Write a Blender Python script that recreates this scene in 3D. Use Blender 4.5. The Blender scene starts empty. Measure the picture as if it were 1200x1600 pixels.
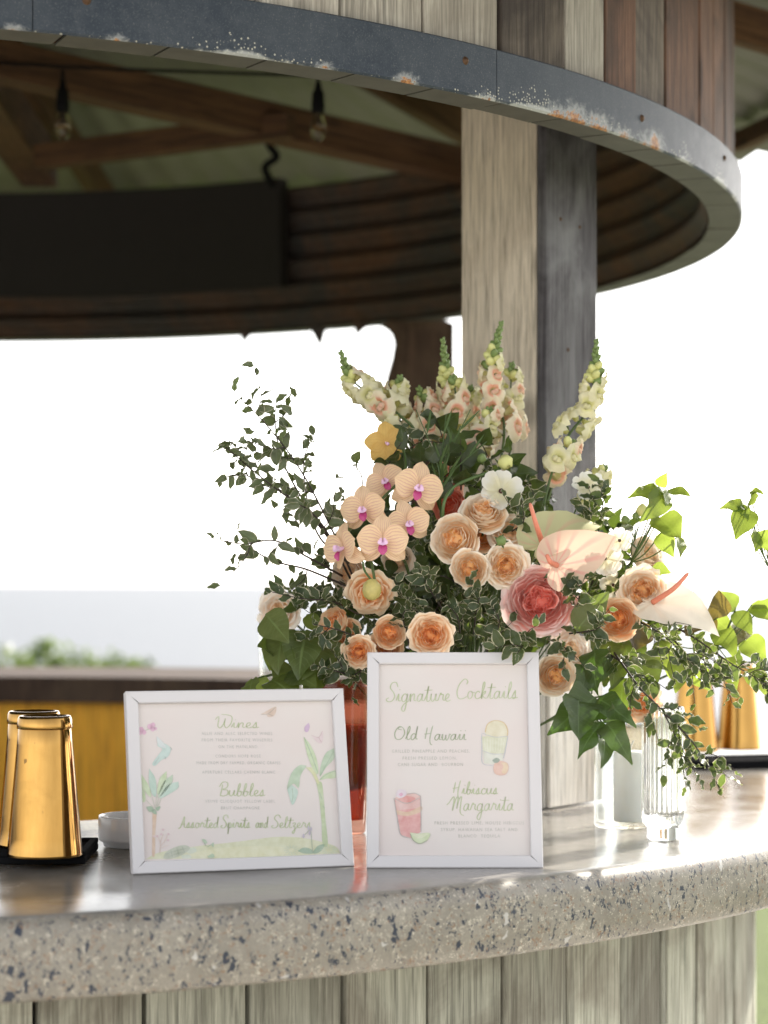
import bpy, math, random
import numpy as np
from mathutils import Vector, Matrix, Quaternion

# ---------------------------------------------------------------- camera, light, exposure
SC = bpy.context.scene
EYE = 1.45                      # camera height above the lawn (m)
F = 3440.0                      # focal length in photo pixels (photo 1200 x 1600)
HOR = 912.0                     # horizon row
SUN_AZ, SUN_EL = 37.0, 29.0     # sun: degrees to the right of the view axis, height

cam_d = bpy.data.cameras.new('camera')
cam = bpy.data.objects.new('camera', cam_d)
SC.collection.objects.link(cam)
SC.camera = cam
cam.location = (0, 0, EYE)
cam.rotation_euler = (math.radians(90), 0, 0)
cam_d.sensor_fit = 'VERTICAL'
cam_d.sensor_height = 36.0
cam_d.lens = F / 1600.0 * 36.0
cam_d.shift_y = (HOR - 800.0) / 1600.0
cam_d.clip_start = 0.05
cam_d.clip_end = 90000
cam_d.dof.use_dof = True
cam_d.dof.focus_distance = 3.10
cam_d.dof.aperture_fstop = cam_d.lens / 22.5
cam_d.dof.aperture_blades = 0

world = bpy.data.worlds.new('World')
SC.world = world
world.use_nodes = True
wn = world.node_tree.nodes
wl = world.node_tree.links
sky = wn.new('ShaderNodeTexSky')
sky.sky_type = 'NISHITA'
sky.sun_disc = False
sky.sun_elevation = math.radians(SUN_EL)
sky.sun_rotation = math.radians(SUN_AZ)
sky.air_density = 1.0
sky.dust_density = 1.2
sky.ozone_density = 1.0
hsv = wn.new('ShaderNodeHueSaturation')
hsv.inputs['Saturation'].default_value = 0.20        # milky, hazy sky
warm = wn.new('ShaderNodeMix')
warm.data_type = 'RGBA'
warm.blend_type = 'MULTIPLY'
warm.inputs[0].default_value = 1.0
warm.inputs[7].default_value = (1.02, 1.0, 0.985, 1)
wl.new(sky.outputs[0], hsv.inputs['Color'])
wl.new(hsv.outputs[0], warm.inputs[6])
wl.new(warm.outputs[2], wn['Background'].inputs['Color'])
wn['Background'].inputs['Strength'].default_value = 0.15

sd = bpy.data.lights.new('sun', 'SUN')
sd.energy = 4.0
sd.angle = math.radians(0.6)
sd.color = (1.0, 0.93, 0.82)
sun = bpy.data.objects.new('sun', sd)
SC.collection.objects.link(sun)
_a, _e = math.radians(SUN_AZ), math.radians(SUN_EL)
SUN_DIR = Vector((math.sin(_a) * math.cos(_e), math.cos(_a) * math.cos(_e), math.sin(_e)))
sun.rotation_euler = SUN_DIR.to_track_quat('Z', 'Y').to_euler()

SC.view_settings.view_transform = 'Standard'
SC.view_settings.look = 'None'
SC.view_settings.gamma = 1.0
SC.view_settings.use_curve_mapping = False
SC.view_settings.exposure = 1.44
SC.render.engine = 'CYCLES'
SC.cycles.use_denoising = True
SC.cycles.sample_clamp_indirect = 8.0
SC.cycles.max_bounces = 14
SC.cycles.transparent_max_bounces = 12

# ---------------------------------------------------------------- helpers
COL = SC.collection
PI = math.pi


def P(px, py, Y):
    """a point Y metres ahead that the photograph shows at pixel (px, py)"""
    return Vector(((px - 600.0) * Y / F, Y, EYE + (HOR - py) * Y / F))


def mesh(name, verts, faces, uvs=None, smooth=True):
    me = bpy.data.meshes.new(name)
    me.from_pydata([tuple(v) for v in verts], [], [tuple(f) for f in faces])
    if uvs is not None:
        ul = me.uv_layers.new(name='UVMap')
        li = np.zeros(len(me.loops), dtype=np.int32)
        me.loops.foreach_get('vertex_index', li)
        ul.data.foreach_set('uv', np.asarray(uvs, dtype=np.float32)[li].ravel())
    if smooth:
        me.polygons.foreach_set('use_smooth', [True] * len(me.polygons))
    me.update()
    return me


def obj(name, me, mat=None, parent=None, loc=None, quat=None, scale=None):
    o = bpy.data.objects.new(name, me)
    COL.objects.link(o)
    if mat is not None and me is not None and len(me.materials) == 0:
        for m in (mat if isinstance(mat, (list, tuple)) else [mat]):
            me.materials.append(m)
    if parent is not None:
        o.parent = parent
    if loc is not None:
        o.location = loc
    if quat is not None:
        o.rotation_mode = 'QUATERNION'
        o.rotation_quaternion = quat
    if scale is not None:
        o.scale = (scale, scale, scale) if isinstance(scale, (int, float)) else scale
    return o


def tag(o, label=None, cat=None, group=None, kind=None):
    if label: o['label'] = label
    if cat: o['category'] = cat
    if group: o['group'] = group
    if kind: o['kind'] = kind
    return o


def empty(name, loc=(0, 0, 0), quat=None, label=None, cat=None, group=None):
    o = bpy.data.objects.new(name, None)
    COL.objects.link(o)
    o.empty_display_size = 0.05
    o.location = loc
    if quat is not None:
        o.rotation_mode = 'QUATERNION'
        o.rotation_quaternion = quat
    return tag(o, label, cat, group)


def grid(fn, nu, nv, closed_u=False, uvfn=None):
    """fn(u,v) with u,v in 0..1 -> verts, faces, uvs"""
    vs, us = [], []
    cu = nu if closed_u else nu + 1
    for j in range(nv + 1):
        for i in range(cu):
            u, v = i / nu, j / nv
            vs.append(fn(u, v))
            us.append(uvfn(u, v) if uvfn else (u, v))
    fs = []
    for j in range(nv):
        for i in range(nu):
            a = j * cu + i
            b = j * cu + (i + 1) % cu
            fs.append((a, b, b + cu, a + cu))
    return vs, fs, us


class MB:
    """collects pieces of ONE part"""
    def __init__(s):
        s.v, s.f, s.u = [], [], []

    def add(s, vs, fs, us=None, M=None):
        o = len(s.v)
        for v in vs:
            v = Vector(v)
            s.v.append(M @ v if M is not None else v)
        s.u += us if us is not None else [(0.5, 0.5)] * len(vs)
        s.f += [tuple(i + o for i in f) for f in fs]
        return s

    def mesh(s, name, smooth=True):
        return mesh(name, s.v, s.f, s.u, smooth)


def lathe(profile, n=48, uv=True, rmod=None):
    """profile [(r,z)...] turned about Z"""
    vs, us = [], []
    m = len(profile)
    for j, (r, z) in enumerate(profile):
        for i in range(n):
            a = 2 * PI * i / n
            rr = r if rmod is None else rmod(a, r, z, j)
            vs.append((rr * math.cos(a), rr * math.sin(a), z))
            us.append((i / n, j / max(1, m - 1)))
    fs = []
    for j in range(m - 1):
        for i in range(n):
            a = j * n + i
            b = j * n + (i + 1) % n
            fs.append((a, b, b + n, a + n))
    return vs, fs, us


def catmull(pts, n=8):
    pts = [Vector(p) for p in pts]
    if len(pts) < 3:
        return [pts[0].lerp(pts[-1], k / n) for k in range(n + 1)]
    out = []
    P_ = [2 * pts[0] - pts[1]] + pts + [2 * pts[-1] - pts[-2]]
    for i in range(1, len(P_) - 2):
        p0, p1, p2, p3 = P_[i - 1], P_[i], P_[i + 1], P_[i + 2]
        for k in range(n):
            t = k / n
            out.append(0.5 * ((2 * p1) + (p2 - p0) * t + (2 * p0 - 5 * p1 + 4 * p2 - p3) * t * t
                              + (3 * p1 - p0 - 3 * p2 + p3) * t ** 3))
    out.append(pts[-1])
    return out


def tube(path, rad, seg=6, cap=True):
    """rad: number or function of t"""
    vs, fs, us = [], [], []
    n = len(path)
    prev = None
    for i, p in enumerate(path):
        t = (path[min(i + 1, n - 1)] - path[max(i - 1, 0)])
        if t.length < 1e-9: t = Vector((0, 0, 1))
        t.normalize()
        if prev is None:
            a = t.orthogonal().normalized()
        else:
            a = (prev - t * prev.dot(t))
            a = a.normalized() if a.length > 1e-6 else t.orthogonal().normalized()
        prev = a
        b = t.cross(a)
        r = rad(i / (n - 1)) if callable(rad) else rad
        for k in range(seg):
            w = 2 * PI * k / seg
            vs.append(p + (a * math.cos(w) + b * math.sin(w)) * r)
            us.append((k / seg, i / (n - 1)))
    for i in range(n - 1):
        for k in range(seg):
            k2 = (k + 1) % seg
            fs.append((i * seg + k, i * seg + k2, (i + 1) * seg + k2, (i + 1) * seg + k))
    if cap:
        fs.append(tuple(reversed(range(seg))))
        fs.append(tuple((n - 1) * seg + k for k in range(seg)))
    return vs, fs, us


def box(x0, x1, y0, y1, z0, z1, bev=0.0):
    """box with all edges chamfered"""
    if bev <= 0:
        vs = [(x, y, z) for z in (z0, z1) for y in (y0, y1) for x in (x0, x1)]
        return vs, [(0, 2, 3, 1), (4, 5, 7, 6), (0, 1, 5, 4), (2, 6, 7, 3), (0, 4, 6, 2), (1, 3, 7, 5)], None
    import bmesh
    bm = bmesh.new()
    bmesh.ops.create_cube(bm, size=1.0)
    for v in bm.verts:
        v.co = Vector(((x0 + x1) / 2 + v.co.x * (x1 - x0), (y0 + y1) / 2 + v.co.y * (y1 - y0), (z0 + z1) / 2 + v.co.z * (z1 - z0)))
    bmesh.ops.bevel(bm, geom=list(bm.edges), offset=bev, segments=2, affect='EDGES', profile=0.5)
    bm.verts.index_update()
    vs = [v.co.copy() for v in bm.verts]
    fs = [tuple(v.index for v in f.verts) for f in bm.faces]
    bm.free()
    return vs, fs, None


def beam(a, b, w, h, up=Vector((0, 0, 1)), bev=0.004):
    """squared timber from a to b -> verts, faces"""
    d = (b - a)
    L = d.length
    d.normalize()
    s = d.cross(up).normalized()
    t = s.cross(d)
    vs, fs, _ = box(-w / 2, w / 2, 0, L, -h / 2, h / 2, bev)
    M = Matrix((s, d, t)).transposed().to_4x4()
    M.translation = a
    return [M @ Vector(v) for v in vs], fs, None


# ---------------------------------------------------------------- materials
class N:
    """small node-tree writer"""
    def __init__(s, name):
        s.m = bpy.data.materials.new(name)
        s.m.use_nodes = True
        s.t = s.m.node_tree
        s.b = s.t.nodes['Principled BSDF']
        s.out = s.t.nodes['Material Output']

    def n(s, typ, **kw):
        nd = s.t.nodes.new(typ)
        for k, v in kw.items():
            if k in nd.inputs: nd.inputs[k].default_value = v
            else: setattr(nd, k, v)
        return nd

    def l(s, a, b):
        s.t.links.new(a, b)

    def val(s, sock, x):
        if hasattr(x, 'is_output') or isinstance(x, bpy.types.NodeSocket): s.l(x, sock)
        else: sock.default_value = x

    def coord(s, kind='Object', scale=(1, 1, 1), rand=False):
        tc = s.n('ShaderNodeTexCoord')
        mp = s.n('ShaderNodeMapping')
        mp.inputs['Scale'].default_value = scale
        s.l(tc.outputs[kind], mp.inputs['Vector'])
        if rand:
            oi = s.n('ShaderNodeObjectInfo')
            mu = s.n('ShaderNodeMath', operation='MULTIPLY')
            mu.inputs[1].default_value = 37.0
            s.l(oi.outputs['Random'], mu.inputs[0])
            cb = s.n('ShaderNodeCombineXYZ')
            s.l(mu.outputs[0], cb.inputs[0]); s.l(mu.outputs[0], cb.inputs[1]); s.l(mu.outputs[0], cb.inputs[2])
            s.l(cb.outputs[0], mp.inputs['Location'])
        return mp.outputs[0]

    def noise(s, vec, scale=5, detail=6, rough=0.6, dist=0.0):
        nd = s.n('ShaderNodeTexNoise')
        nd.inputs['Scale'].default_value = scale
        nd.inputs['Detail'].default_value = detail
        nd.inputs['Roughness'].default_value = rough
        nd.inputs['Distortion'].default_value = dist
        if vec is not None: s.l(vec, nd.inputs['Vector'])
        return nd.outputs['Fac']

    def ramp(s, fac, stops, interp='LINEAR'):
        r = s.n('ShaderNodeValToRGB')
        r.color_ramp.interpolation = interp
        e = r.color_ramp.elements
        while len(e) < len(stops): e.new(0.5)
        for k, (p, c) in enumerate(stops):
            e[k].position = p
            e[k].color = (c, c, c, 1) if isinstance(c, (int, float)) else (*c, 1)
        s.l(fac, r.inputs[0])
        return r.outputs[0]

    def mix(s, f, a, b, mode='MIX'):
        m = s.n('ShaderNodeMix', data_type='RGBA', blend_type=mode)
        s.val(m.inputs[0], f)
        s.val(m.inputs[6], a if not isinstance(a, tuple) else (*a, 1))
        s.val(m.inputs[7], b if not isinstance(b, tuple) else (*b, 1))
        return m.outputs[2]

    def math(s, op, a, b=0.0, clamp=False):
        m = s.n('ShaderNodeMath', operation=op, use_clamp=clamp)
        s.val(m.inputs[0], a); s.val(m.inputs[1], b)
        return m.outputs[0]

    def step(s, x, a, b):
        mr = s.n('ShaderNodeMapRange', interpolation_type='SMOOTHSTEP')
        s.val(mr.inputs['Value'], x)
        mr.inputs['From Min'].default_value = a
        mr.inputs['From Max'].default_value = b
        return mr.outputs[0]

    def bump(s, h, strength=0.3, dist=0.01):
        b = s.n('ShaderNodeBump')
        b.inputs['Strength'].default_value = strength
        b.inputs['Distance'].default_value = dist
        s.l(h, b.inputs['Height'])
        s.l(b.outputs[0], s.b.inputs['Normal'])

    def base(s, c, rough=0.6, metal=0.0, spec=None):
        s.val(s.b.inputs['Base Color'], c if not isinstance(c, tuple) else (*c, 1))
        s.val(s.b.inputs['Roughness'], rough)
        s.b.inputs['Metallic'].default_value = metal
        if spec is not None: s.b.inputs['Specular IOR Level'].default_value = spec
        return s.m

    def translucent(s, col, fac):
        tr = s.n('ShaderNodeBsdfTranslucent')
        s.val(tr.inputs['Color'], col if not isinstance(col, tuple) else (*col, 1))
        mx = s.n('ShaderNodeMixShader')
        s.val(mx.inputs[0], fac)
        s.l(s.b.outputs[0], mx.inputs[1]); s.l(tr.outputs[0], mx.inputs[2])
        s.l(mx.outputs[0], s.out.inputs['Surface'])


def wood_mat(name, light, dark, stain, stain_amt=0.5, axis='Z', rough=0.75, grain=1.0, var=0.25):
    w = N(name)
    sc = {'Z': (22, 22, 1.3), 'X': (1.3, 22, 22), 'Y': (22, 1.3, 22)}[axis]
    v = w.coord('Object', sc, rand=True)
    g1 = w.noise(v, 2.2 * grain, 8, 0.65, 1.6)
    v2 = w.coord('Object', tuple(x * 4.0 if x > 2 else x * 2 for x in sc), rand=True)
    g2 = w.noise(v2, 2.0 * grain, 4, 0.7, 0.5)
    v3 = w.coord('Object', (3, 3, 3), rand=True)
    g3 = w.noise(v3, 1.2, 5, 0.6, 0.8)
    c = w.mix(w.ramp(g1, [(0.36, 0.0), (0.66, 1.0)]), dark, light)
    fine = w.ramp(g2, [(0.30, 0.40), (0.55, 1.0)])
    c = w.mix(1.0, c, fine, 'MULTIPLY')
    sm = w.math('MULTIPLY', w.ramp(g3, [(0.46, 0.0), (0.62, 1.0)]), stain_amt)
    c = w.mix(sm, c, stain)
    # knots
    vk = w.coord('Object', {'Z': (5, 5, 2.6), 'X': (2.6, 5, 5), 'Y': (5, 2.6, 5)}[axis], rand=True)
    vo = w.n('ShaderNodeTexVoronoi')
    vo.inputs['Scale'].default_value = 1.3
    w.l(vk, vo.inputs['Vector'])
    kn = w.ramp(vo.outputs['Distance'], [(0.09, 1.0), (0.155, 0.0)])
    c = w.mix(w.math('MULTIPLY', kn, 0.7), c, tuple(x * 0.35 for x in dark))
    oi = w.n('ShaderNodeObjectInfo')
    hs = w.n('ShaderNodeHueSaturation')
    mr = w.n('ShaderNodeMapRange')
    mr.inputs['To Min'].default_value = 1 - var
    mr.inputs['To Max'].default_value = 1 + var
    w.l(oi.outputs['Random'], mr.inputs['Value'])
    w.l(mr.outputs[0], hs.inputs['Value'])
    w.l(c, hs.inputs['Color'])
    w.base(hs.outputs[0], rough, spec=0.3)
    w.bump(w.math('ADD', g1, w.math('MULTIPLY', g2, 0.7)), 0.5, 0.004)
    return w.m


def plain_mat(name, c, rough=0.5, metal=0.0, spec=None, var=0.12, nscale=30, bump=0.0):
    m = N(name)
    v = m.coord('Object')
    nz = m.noise(v, nscale, 5, 0.6)
    lo = tuple(max(0, x * (1 - var)) for x in c)
    hi = tuple(min(1, x * (1 + var)) for x in c)
    m.base(m.mix(nz, lo, hi), rough, metal, spec)
    if bump: m.bump(nz, bump, 0.002)
    return m.m


M = {}
M['plank_base'] = wood_mat('weathered_green_grey_plank', (0.48, 0.475, 0.395), (0.26, 0.26, 0.21), (0.09, 0.065, 0.045), 0.5)
M['plank_pale'] = wood_mat('silver_grey_plank', (0.52, 0.48, 0.41), (0.30, 0.27, 0.225), (0.14, 0.115, 0.09), 0.45)
M['plank_mixed'] = wood_mat('grey_brown_plank', (0.22, 0.18, 0.14), (0.09, 0.07, 0.055), (0.04, 0.03, 0.025), 0.8)
M['plank_brown'] = wood_mat('red_brown_plank', (0.23, 0.12, 0.075), (0.09, 0.048, 0.032), (0.04, 0.026, 0.02), 0.7)
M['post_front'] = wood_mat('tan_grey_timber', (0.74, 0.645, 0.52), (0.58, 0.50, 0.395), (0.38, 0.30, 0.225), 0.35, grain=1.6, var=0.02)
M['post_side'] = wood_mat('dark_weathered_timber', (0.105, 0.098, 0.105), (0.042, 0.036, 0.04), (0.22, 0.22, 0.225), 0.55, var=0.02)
M['rafter'] = wood_mat('brown_roof_timber', (0.15, 0.078, 0.036), (0.07, 0.036, 0.018), (0.04, 0.021, 0.013), 0.4, axis='Y')
M['dark_timber'] = wood_mat('dark_brown_timber', (0.10, 0.06, 0.04), (0.05, 0.03, 0.02), (0.16, 0.11, 0.07), 0.3)
M['orange_panel'] = wood_mat('orange_stained_panel', (0.92, 0.48, 0.035), (0.84, 0.40, 0.025), (0.70, 0.31, 0.02), 0.3, rough=0.5, var=0.04)


def concrete_mat():
    m = N('polished_aggregate_concrete')
    v = m.coord('Object')
    geo = m.n('ShaderNodeNewGeometry')
    sep = m.n('ShaderNodeSeparateXYZ')
    m.l(geo.outputs['Normal'], sep.inputs[0])
    side = m.ramp(sep.outputs['Z'], [(0.80, 1.0), (0.985, 0.0)])       # cast edge shows its aggregate, the trowelled top hides most of it
    n1 = m.noise(v, 9, 8, 0.65)
    n2 = m.noise(v, 320, 4, 0.7)
    c = m.mix(m.ramp(n1, [(0.35, 0.0), (0.65, 1.0)]), (0.19, 0.172, 0.142), (0.285, 0.262, 0.22))
    c = m.mix(m.ramp(n2, [(0.35, 0.45), (0.60, 0.0)]), c, (0.15, 0.14, 0.12))
    top = m.mix(m.ramp(n1, [(0.35, 0.0), (0.65, 1.0)]), (0.21, 0.20, 0.18), (0.29, 0.275, 0.25))
    top = m.mix(m.ramp(n2, [(0.30, 0.35), (0.55, 0.0)]), top, (0.16, 0.155, 0.15))
    c = m.mix(side, top, c)

    def chips(scale, rnd, edge, col, cur, amt, stretch=(1, 1, 1)):
        vv = m.coord('Object', stretch)
        ns = m.n('ShaderNodeTexNoise')
        ns.inputs['Scale'].default_value = scale * 1.1
        m.l(vv, ns.inputs['Vector'])
        mx = m.n('ShaderNodeMix', data_type='VECTOR')
        mx.inputs[0].default_value = 0.02
        m.l(vv, mx.inputs[4]); m.l(ns.outputs['Color'], mx.inputs[5])
        a = m.n('ShaderNodeTexVoronoi', feature='F1')
        b = m.n('ShaderNodeTexVoronoi', feature='DISTANCE_TO_EDGE')
        for q in (a, b):
            q.inputs['Scale'].default_value = scale
            m.l(mx.outputs[1], q.inputs['Vector'])
        sc = m.n('ShaderNodeSeparateColor')
        m.l(a.outputs['Color'], sc.inputs[0])
        f = m.math('MULTIPLY', m.math('GREATER_THAN', sc.outputs[0], rnd), m.ramp(b.outputs['Distance'], [(edge, 0.0), (edge + 0.04, 1.0)]))
        f = m.math('MULTIPLY', f, amt)
        return m.mix(f, cur, col)
    one = m.math('ADD', m.math('MULTIPLY', side, 0.90), 0.10)
    c = chips(260, 0.85, 0.10, (0.50, 0.46, 0.38), c, one)
    c = chips(210, 0.86, 0.12, (0.20, 0.12, 0.07), c, one)
    c = chips(190, 0.86, 0.10, (0.035, 0.042, 0.06), c, one, (1.0, 1.0, 0.7))
    c = chips(112, 0.87, 0.14, (0.020, 0.027, 0.045), c, one, (1.0, 1.0, 0.75))
    c = chips(60, 0.955, 0.24, (0.55, 0.54, 0.52), c, m.math('MULTIPLY', one, 0.6))
    rg = m.mix(side, m.ramp(n1, [(0.3, 0.14), (0.7, 0.26)]), (0.42, 0.42, 0.42))
    m.base(c, rg, spec=0.5)
    m.bump(m.math('ADD', m.math('MULTIPLY', n2, 0.5), n1), 0.10, 0.004)
    return m.m


M['concrete'] = concrete_mat()


CX, CY = -1.16, 4.52           # axis of the round bar
R_RING = 1.872


def ring_angle(px, r):
    """angle about the bar's axis where the near side of the circle of radius r stands in the column px"""
    k = (px - 600.0) / F
    A_, B_, C_ = 1 + k * k, -2 * (k * CX + CY), CX * CX + CY * CY - r * r
    Y = (-B_ - math.sqrt(max(0, B_ * B_ - 4 * A_ * C_))) / (2 * A_)
    return math.atan2(Y - CY, k * Y - CX)


def ring_metal():
    m = N('weathered_blue_grey_steel')
    v = m.coord('Object')
    sep = m.n('ShaderNodeSeparateXYZ')
    tc = m.n('ShaderNodeTexCoord')
    m.l(tc.outputs['Object'], sep.inputs[0])
    z = sep.outputs['Z']                                  # 0 at the drip edge, metres up
    n1 = m.noise(v, 7, 7, 0.6)
    n2 = m.noise(v, 55, 6, 0.7)
    n3 = m.noise(v, 420, 3, 0.6)
    c = m.mix(m.ramp(n1, [(0.35, 0.0), (0.7, 1.0)]), (0.019, 0.029, 0.044), (0.042, 0.053, 0.067))
    c = m.mix(m.ramp(n2, [(0.45, 0.0), (0.75, 0.5)]), c, (0.075, 0.085, 0.10))
    c = m.mix(m.ramp(n3, [(0.55, 0.0), (0.75, 0.35)]), c, (0.22, 0.22, 0.21))
    # zinc bloom: dots crowd towards the drip edge in patches
    patch = m.ramp(m.noise(m.coord('Object', (1, 1, 0.3)), 5.5, 3, 0.5), [(0.44, 0.0), (0.64, 1.0)])
    hgt = m.math('ADD', m.math('MULTIPLY', z, -30.0), m.math('MULTIPLY', patch, 1.05))
    vo = m.n('ShaderNodeTexVoronoi')
    vo.inputs['Scale'].default_value = 230
    m.l(v, vo.inputs['Vector'])
    sc = m.n('ShaderNodeSeparateColor')
    m.l(vo.outputs['Color'], sc.inputs[0])
    keep = m.math('LESS_THAN', sc.outputs[0], m.math('ADD', m.math('MULTIPLY', hgt, 0.85), 0.16))
    dot = m.math('MULTIPLY', m.ramp(vo.outputs['Distance'], [(0.20, 1.0), (0.40, 0.0)]), keep)
    c = m.mix(m.math('MULTIPLY', dot, 0.9), c, (0.50, 0.48, 0.40))
    halo = m.step(m.math('ADD', m.math('MULTIPLY', z, -75.0), m.math('ADD', m.math('MULTIPLY', n2, 1.0), m.math('MULTIPLY', patch, 1.1))), 0.75, 1.15)
    c = m.mix(m.math('MULTIPLY', halo, 0.7), c, (0.45, 0.46, 0.43))
    # rust breaking out where the flaps are folded: spots at real places along the ring
    rust = bloom = None
    sq = m.coord('Object', (1, 1, 1.7))
    nr = m.noise(v, 75, 6, 0.75, 0.6)
    for (px_, zz, rad) in ((20, -0.004, 0.012), (182, -0.003, 0.012), (352, -0.006, 0.010), (508, -0.002, 0.012), (636, 0.000, 0.016), (762, -0.004, 0.014), (872, -0.004, 0.026), (898, 0.0, 0.032), (935, -0.005, 0.034), (975, -0.008, 0.028), (1024, 0.006, 0.026), (1010, -0.006, 0.026)):
        a_ = ring_angle(px_, R_RING)
        dv = m.n('ShaderNodeVectorMath', operation='DISTANCE')
        m.l(sq, dv.inputs[0])
        dv.inputs[1].default_value = (R_RING * math.cos(a_), R_RING * math.sin(a_), zz * 1.7)
        q = m.math('DIVIDE', dv.outputs['Value'], rad)
        q = m.math('ADD', q, m.math('MULTIPLY', m.math('SUBTRACT', nr, 0.5), 3.6))
        r1 = m.step(q, 0.80, 0.55)
        b1 = m.step(q, 1.9, 0.7)
        rust = r1 if rust is None else m.math('MAXIMUM', rust, r1)
        bloom = b1 if bloom is None else m.math('MAXIMUM', bloom, b1)
    c = m.mix(m.math('MULTIPLY', bloom, 0.6), c, (0.42, 0.43, 0.42))
    n5 = m.noise(v, 160, 4, 0.7)
    rc = m.mix(m.ramp(n5, [(0.35, 0.0), (0.65, 1.0)]), (0.12, 0.04, 0.02), (0.48, 0.24, 0.09))
    c = m.mix(rust, c, rc)
    m.base(c, m.math('ADD', m.math('MULTIPLY', n2, 0.25), 0.42), 0.0, 0.35)
    m.bump(m.math('ADD', n3, m.math('MULTIPLY', dot, 1.5)), 0.18, 0.002)
    return m.m


M['ring_metal'] = ring_metal()
M['soffit_metal'] = plain_mat('tarnished_soffit_steel', (0.085, 0.082, 0.068), 0.6, 0.0, var=0.5, nscale=22, bump=0.2)
M['screw'] = plain_mat('rusty_screw', (0.10, 0.055, 0.03), 0.6, 0.6)


def corrugated_mat():
    m = N('rusty_corrugated_iron')
    v = m.coord('Object')
    n1 = m.noise(v, 3.5, 7, 0.65, 0.5)
    n2 = m.noise(v, 45, 5, 0.7)
    c = m.mix(m.ramp(n1, [(0.40, 0.0), (0.62, 1.0)]), (0.055, 0.052, 0.050), (0.13, 0.065, 0.035))
    c = m.mix(m.ramp(n2, [(0.4, 0.4), (0.65, 0.0)]), c, (0.03, 0.022, 0.018))
    m.base(c, 0.6, 0.25)
    return m.m


M['corrugated'] = corrugated_mat()
M['roof_sheet'] = plain_mat('green_grey_roof_sheet', (0.19, 0.187, 0.165), 0.55, 0.0, var=0.25, nscale=6)
M['black_board'] = plain_mat('black_board', (0.012, 0.009, 0.008), 0.7)
M['frame_white'] = plain_mat('white_painted_frame', (0.635, 0.612, 0.622), 0.45, var=0.02, nscale=12)
M['black_rubber'] = plain_mat('black_rubber', (0.012, 0.012, 0.013), 0.85, var=0.3, spec=0.02)
M['ceramic'] = plain_mat('glazed_white_ceramic', (0.72, 0.72, 0.73), 0.12, var=0.03)
M['grey_paper'] = plain_mat('pale_card', (0.66, 0.65, 0.66), 0.8, var=0.05)
M['wax'] = plain_mat('white_wax', (0.88, 0.86, 0.84), 0.5, var=0.02)
for nm in ('wax',):
    b_ = M[nm].node_tree.nodes['Principled BSDF']
    b_.inputs['Subsurface Weight'].default_value = 0.5
    b_.inputs['Subsurface Radius'].default_value = (0.02, 0.018, 0.015)
M['wick'] = plain_mat('candle_wick', (0.65, 0.62, 0.58), 0.8)
M['backing'] = plain_mat('brown_backing_board', (0.20, 0.13, 0.08), 0.8)


def gold_mat():
    m = N('polished_gold_steel')
    v = m.coord('Object', (60, 60, 6))
    nz = m.noise(v, 3, 4, 0.6)
    vv = m.coord('Object')
    vo = m.noise(vv, 70, 2, 0.5)
    c = m.mix(nz, (0.34, 0.185, 0.050), (0.46, 0.265, 0.08))
    c = m.mix(m.ramp(vo, [(0.74, 0.0), (0.76, 0.8)]), c, (0.12, 0.07, 0.03))
    sm = m.noise(vv, 22, 5, 0.65, 0.8)
    m.base(c, m.math('ADD', m.math('ADD', m.math('MULTIPLY', nz, 0.08), 0.03), m.math('MULTIPLY', m.ramp(sm, [(0.45, 0.0), (0.7, 1.0)]), 0.14)), 1.0)
    return m.m


M['gold'] = gold_mat()


def glass_mat(name, col=(1, 1, 1), rough=0.0, dens=0.0, vcol=None):
    m = N(name)
    m.base(col, rough)
    m.b.inputs['Transmission Weight'].default_value = 1.0
    m.b.inputs['IOR'].default_value = 1.46
    if dens:
        va = m.n('ShaderNodeVolumeAbsorption')
        va.inputs['Color'].default_value = (*vcol, 1)
        va.inputs['Density'].default_value = dens
        m.l(va.outputs[0], m.out.inputs['Volume'])
    return m.m


def thin_glass(name, tint, refl=1.0):
    """thin walled glass: what lies behind shows straight through, the skin mirrors by angle"""
    m = N(name)
    tr = m.n('ShaderNodeBsdfTransparent'); tr.inputs[0].default_value = (*tint, 1)
    gl = m.n('ShaderNodeBsdfGlossy'); gl.inputs['Roughness'].default_value = 0.02
    lw = m.n('ShaderNodeLayerWeight'); lw.inputs['Blend'].default_value = 0.5
    fz = m.math('ADD', m.math('MULTIPLY', m.math('POWER', lw.outputs['Facing'], 4.0), 0.8), 0.035)
    mx = m.n('ShaderNodeMixShader')
    m.l(m.math('MULTIPLY', fz, refl, True), mx.inputs[0])
    m.l(tr.outputs[0], mx.inputs[1]); m.l(gl.outputs[0], mx.inputs[2])
    m.l(mx.outputs[0], m.out.inputs['Surface'])
    return m.m


M['thin_glass'] = thin_glass('thin_clear_glass', (0.96, 0.975, 0.97))
M['glass'] = glass_mat('clear_glass', (0.97, 0.985, 0.98))
M['coral_glass'] = thin_glass('coral_glass', (0.84, 0.60, 0.51))
M['coral_drink'] = thin_glass('coral_liquid', (0.84, 0.50, 0.40), 0.3)
M['amber_glass'] = glass_mat('pale_amber_glass', (0.95, 0.86, 0.72))
M['bulb_glass'] = glass_mat('bulb_glass', (0.9, 0.78, 0.62))


def ground_mat():
    m = N('mown_lawn')
    v = m.coord('Object')
    n1 = m.noise(v, 0.6, 6, 0.6)
    n2 = m.noise(v, 30, 5, 0.7)
    c = m.mix(n1, (0.075, 0.11, 0.02), (0.12, 0.16, 0.035))
    c = m.mix(m.ramp(n2, [(0.35, 0.6), (0.6, 0.0)]), c, (0.04, 0.055, 0.012))
    m.base(c, 0.85, spec=0.2)
    m.bump(n2, 0.6, 0.03)
    return m.m


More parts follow.
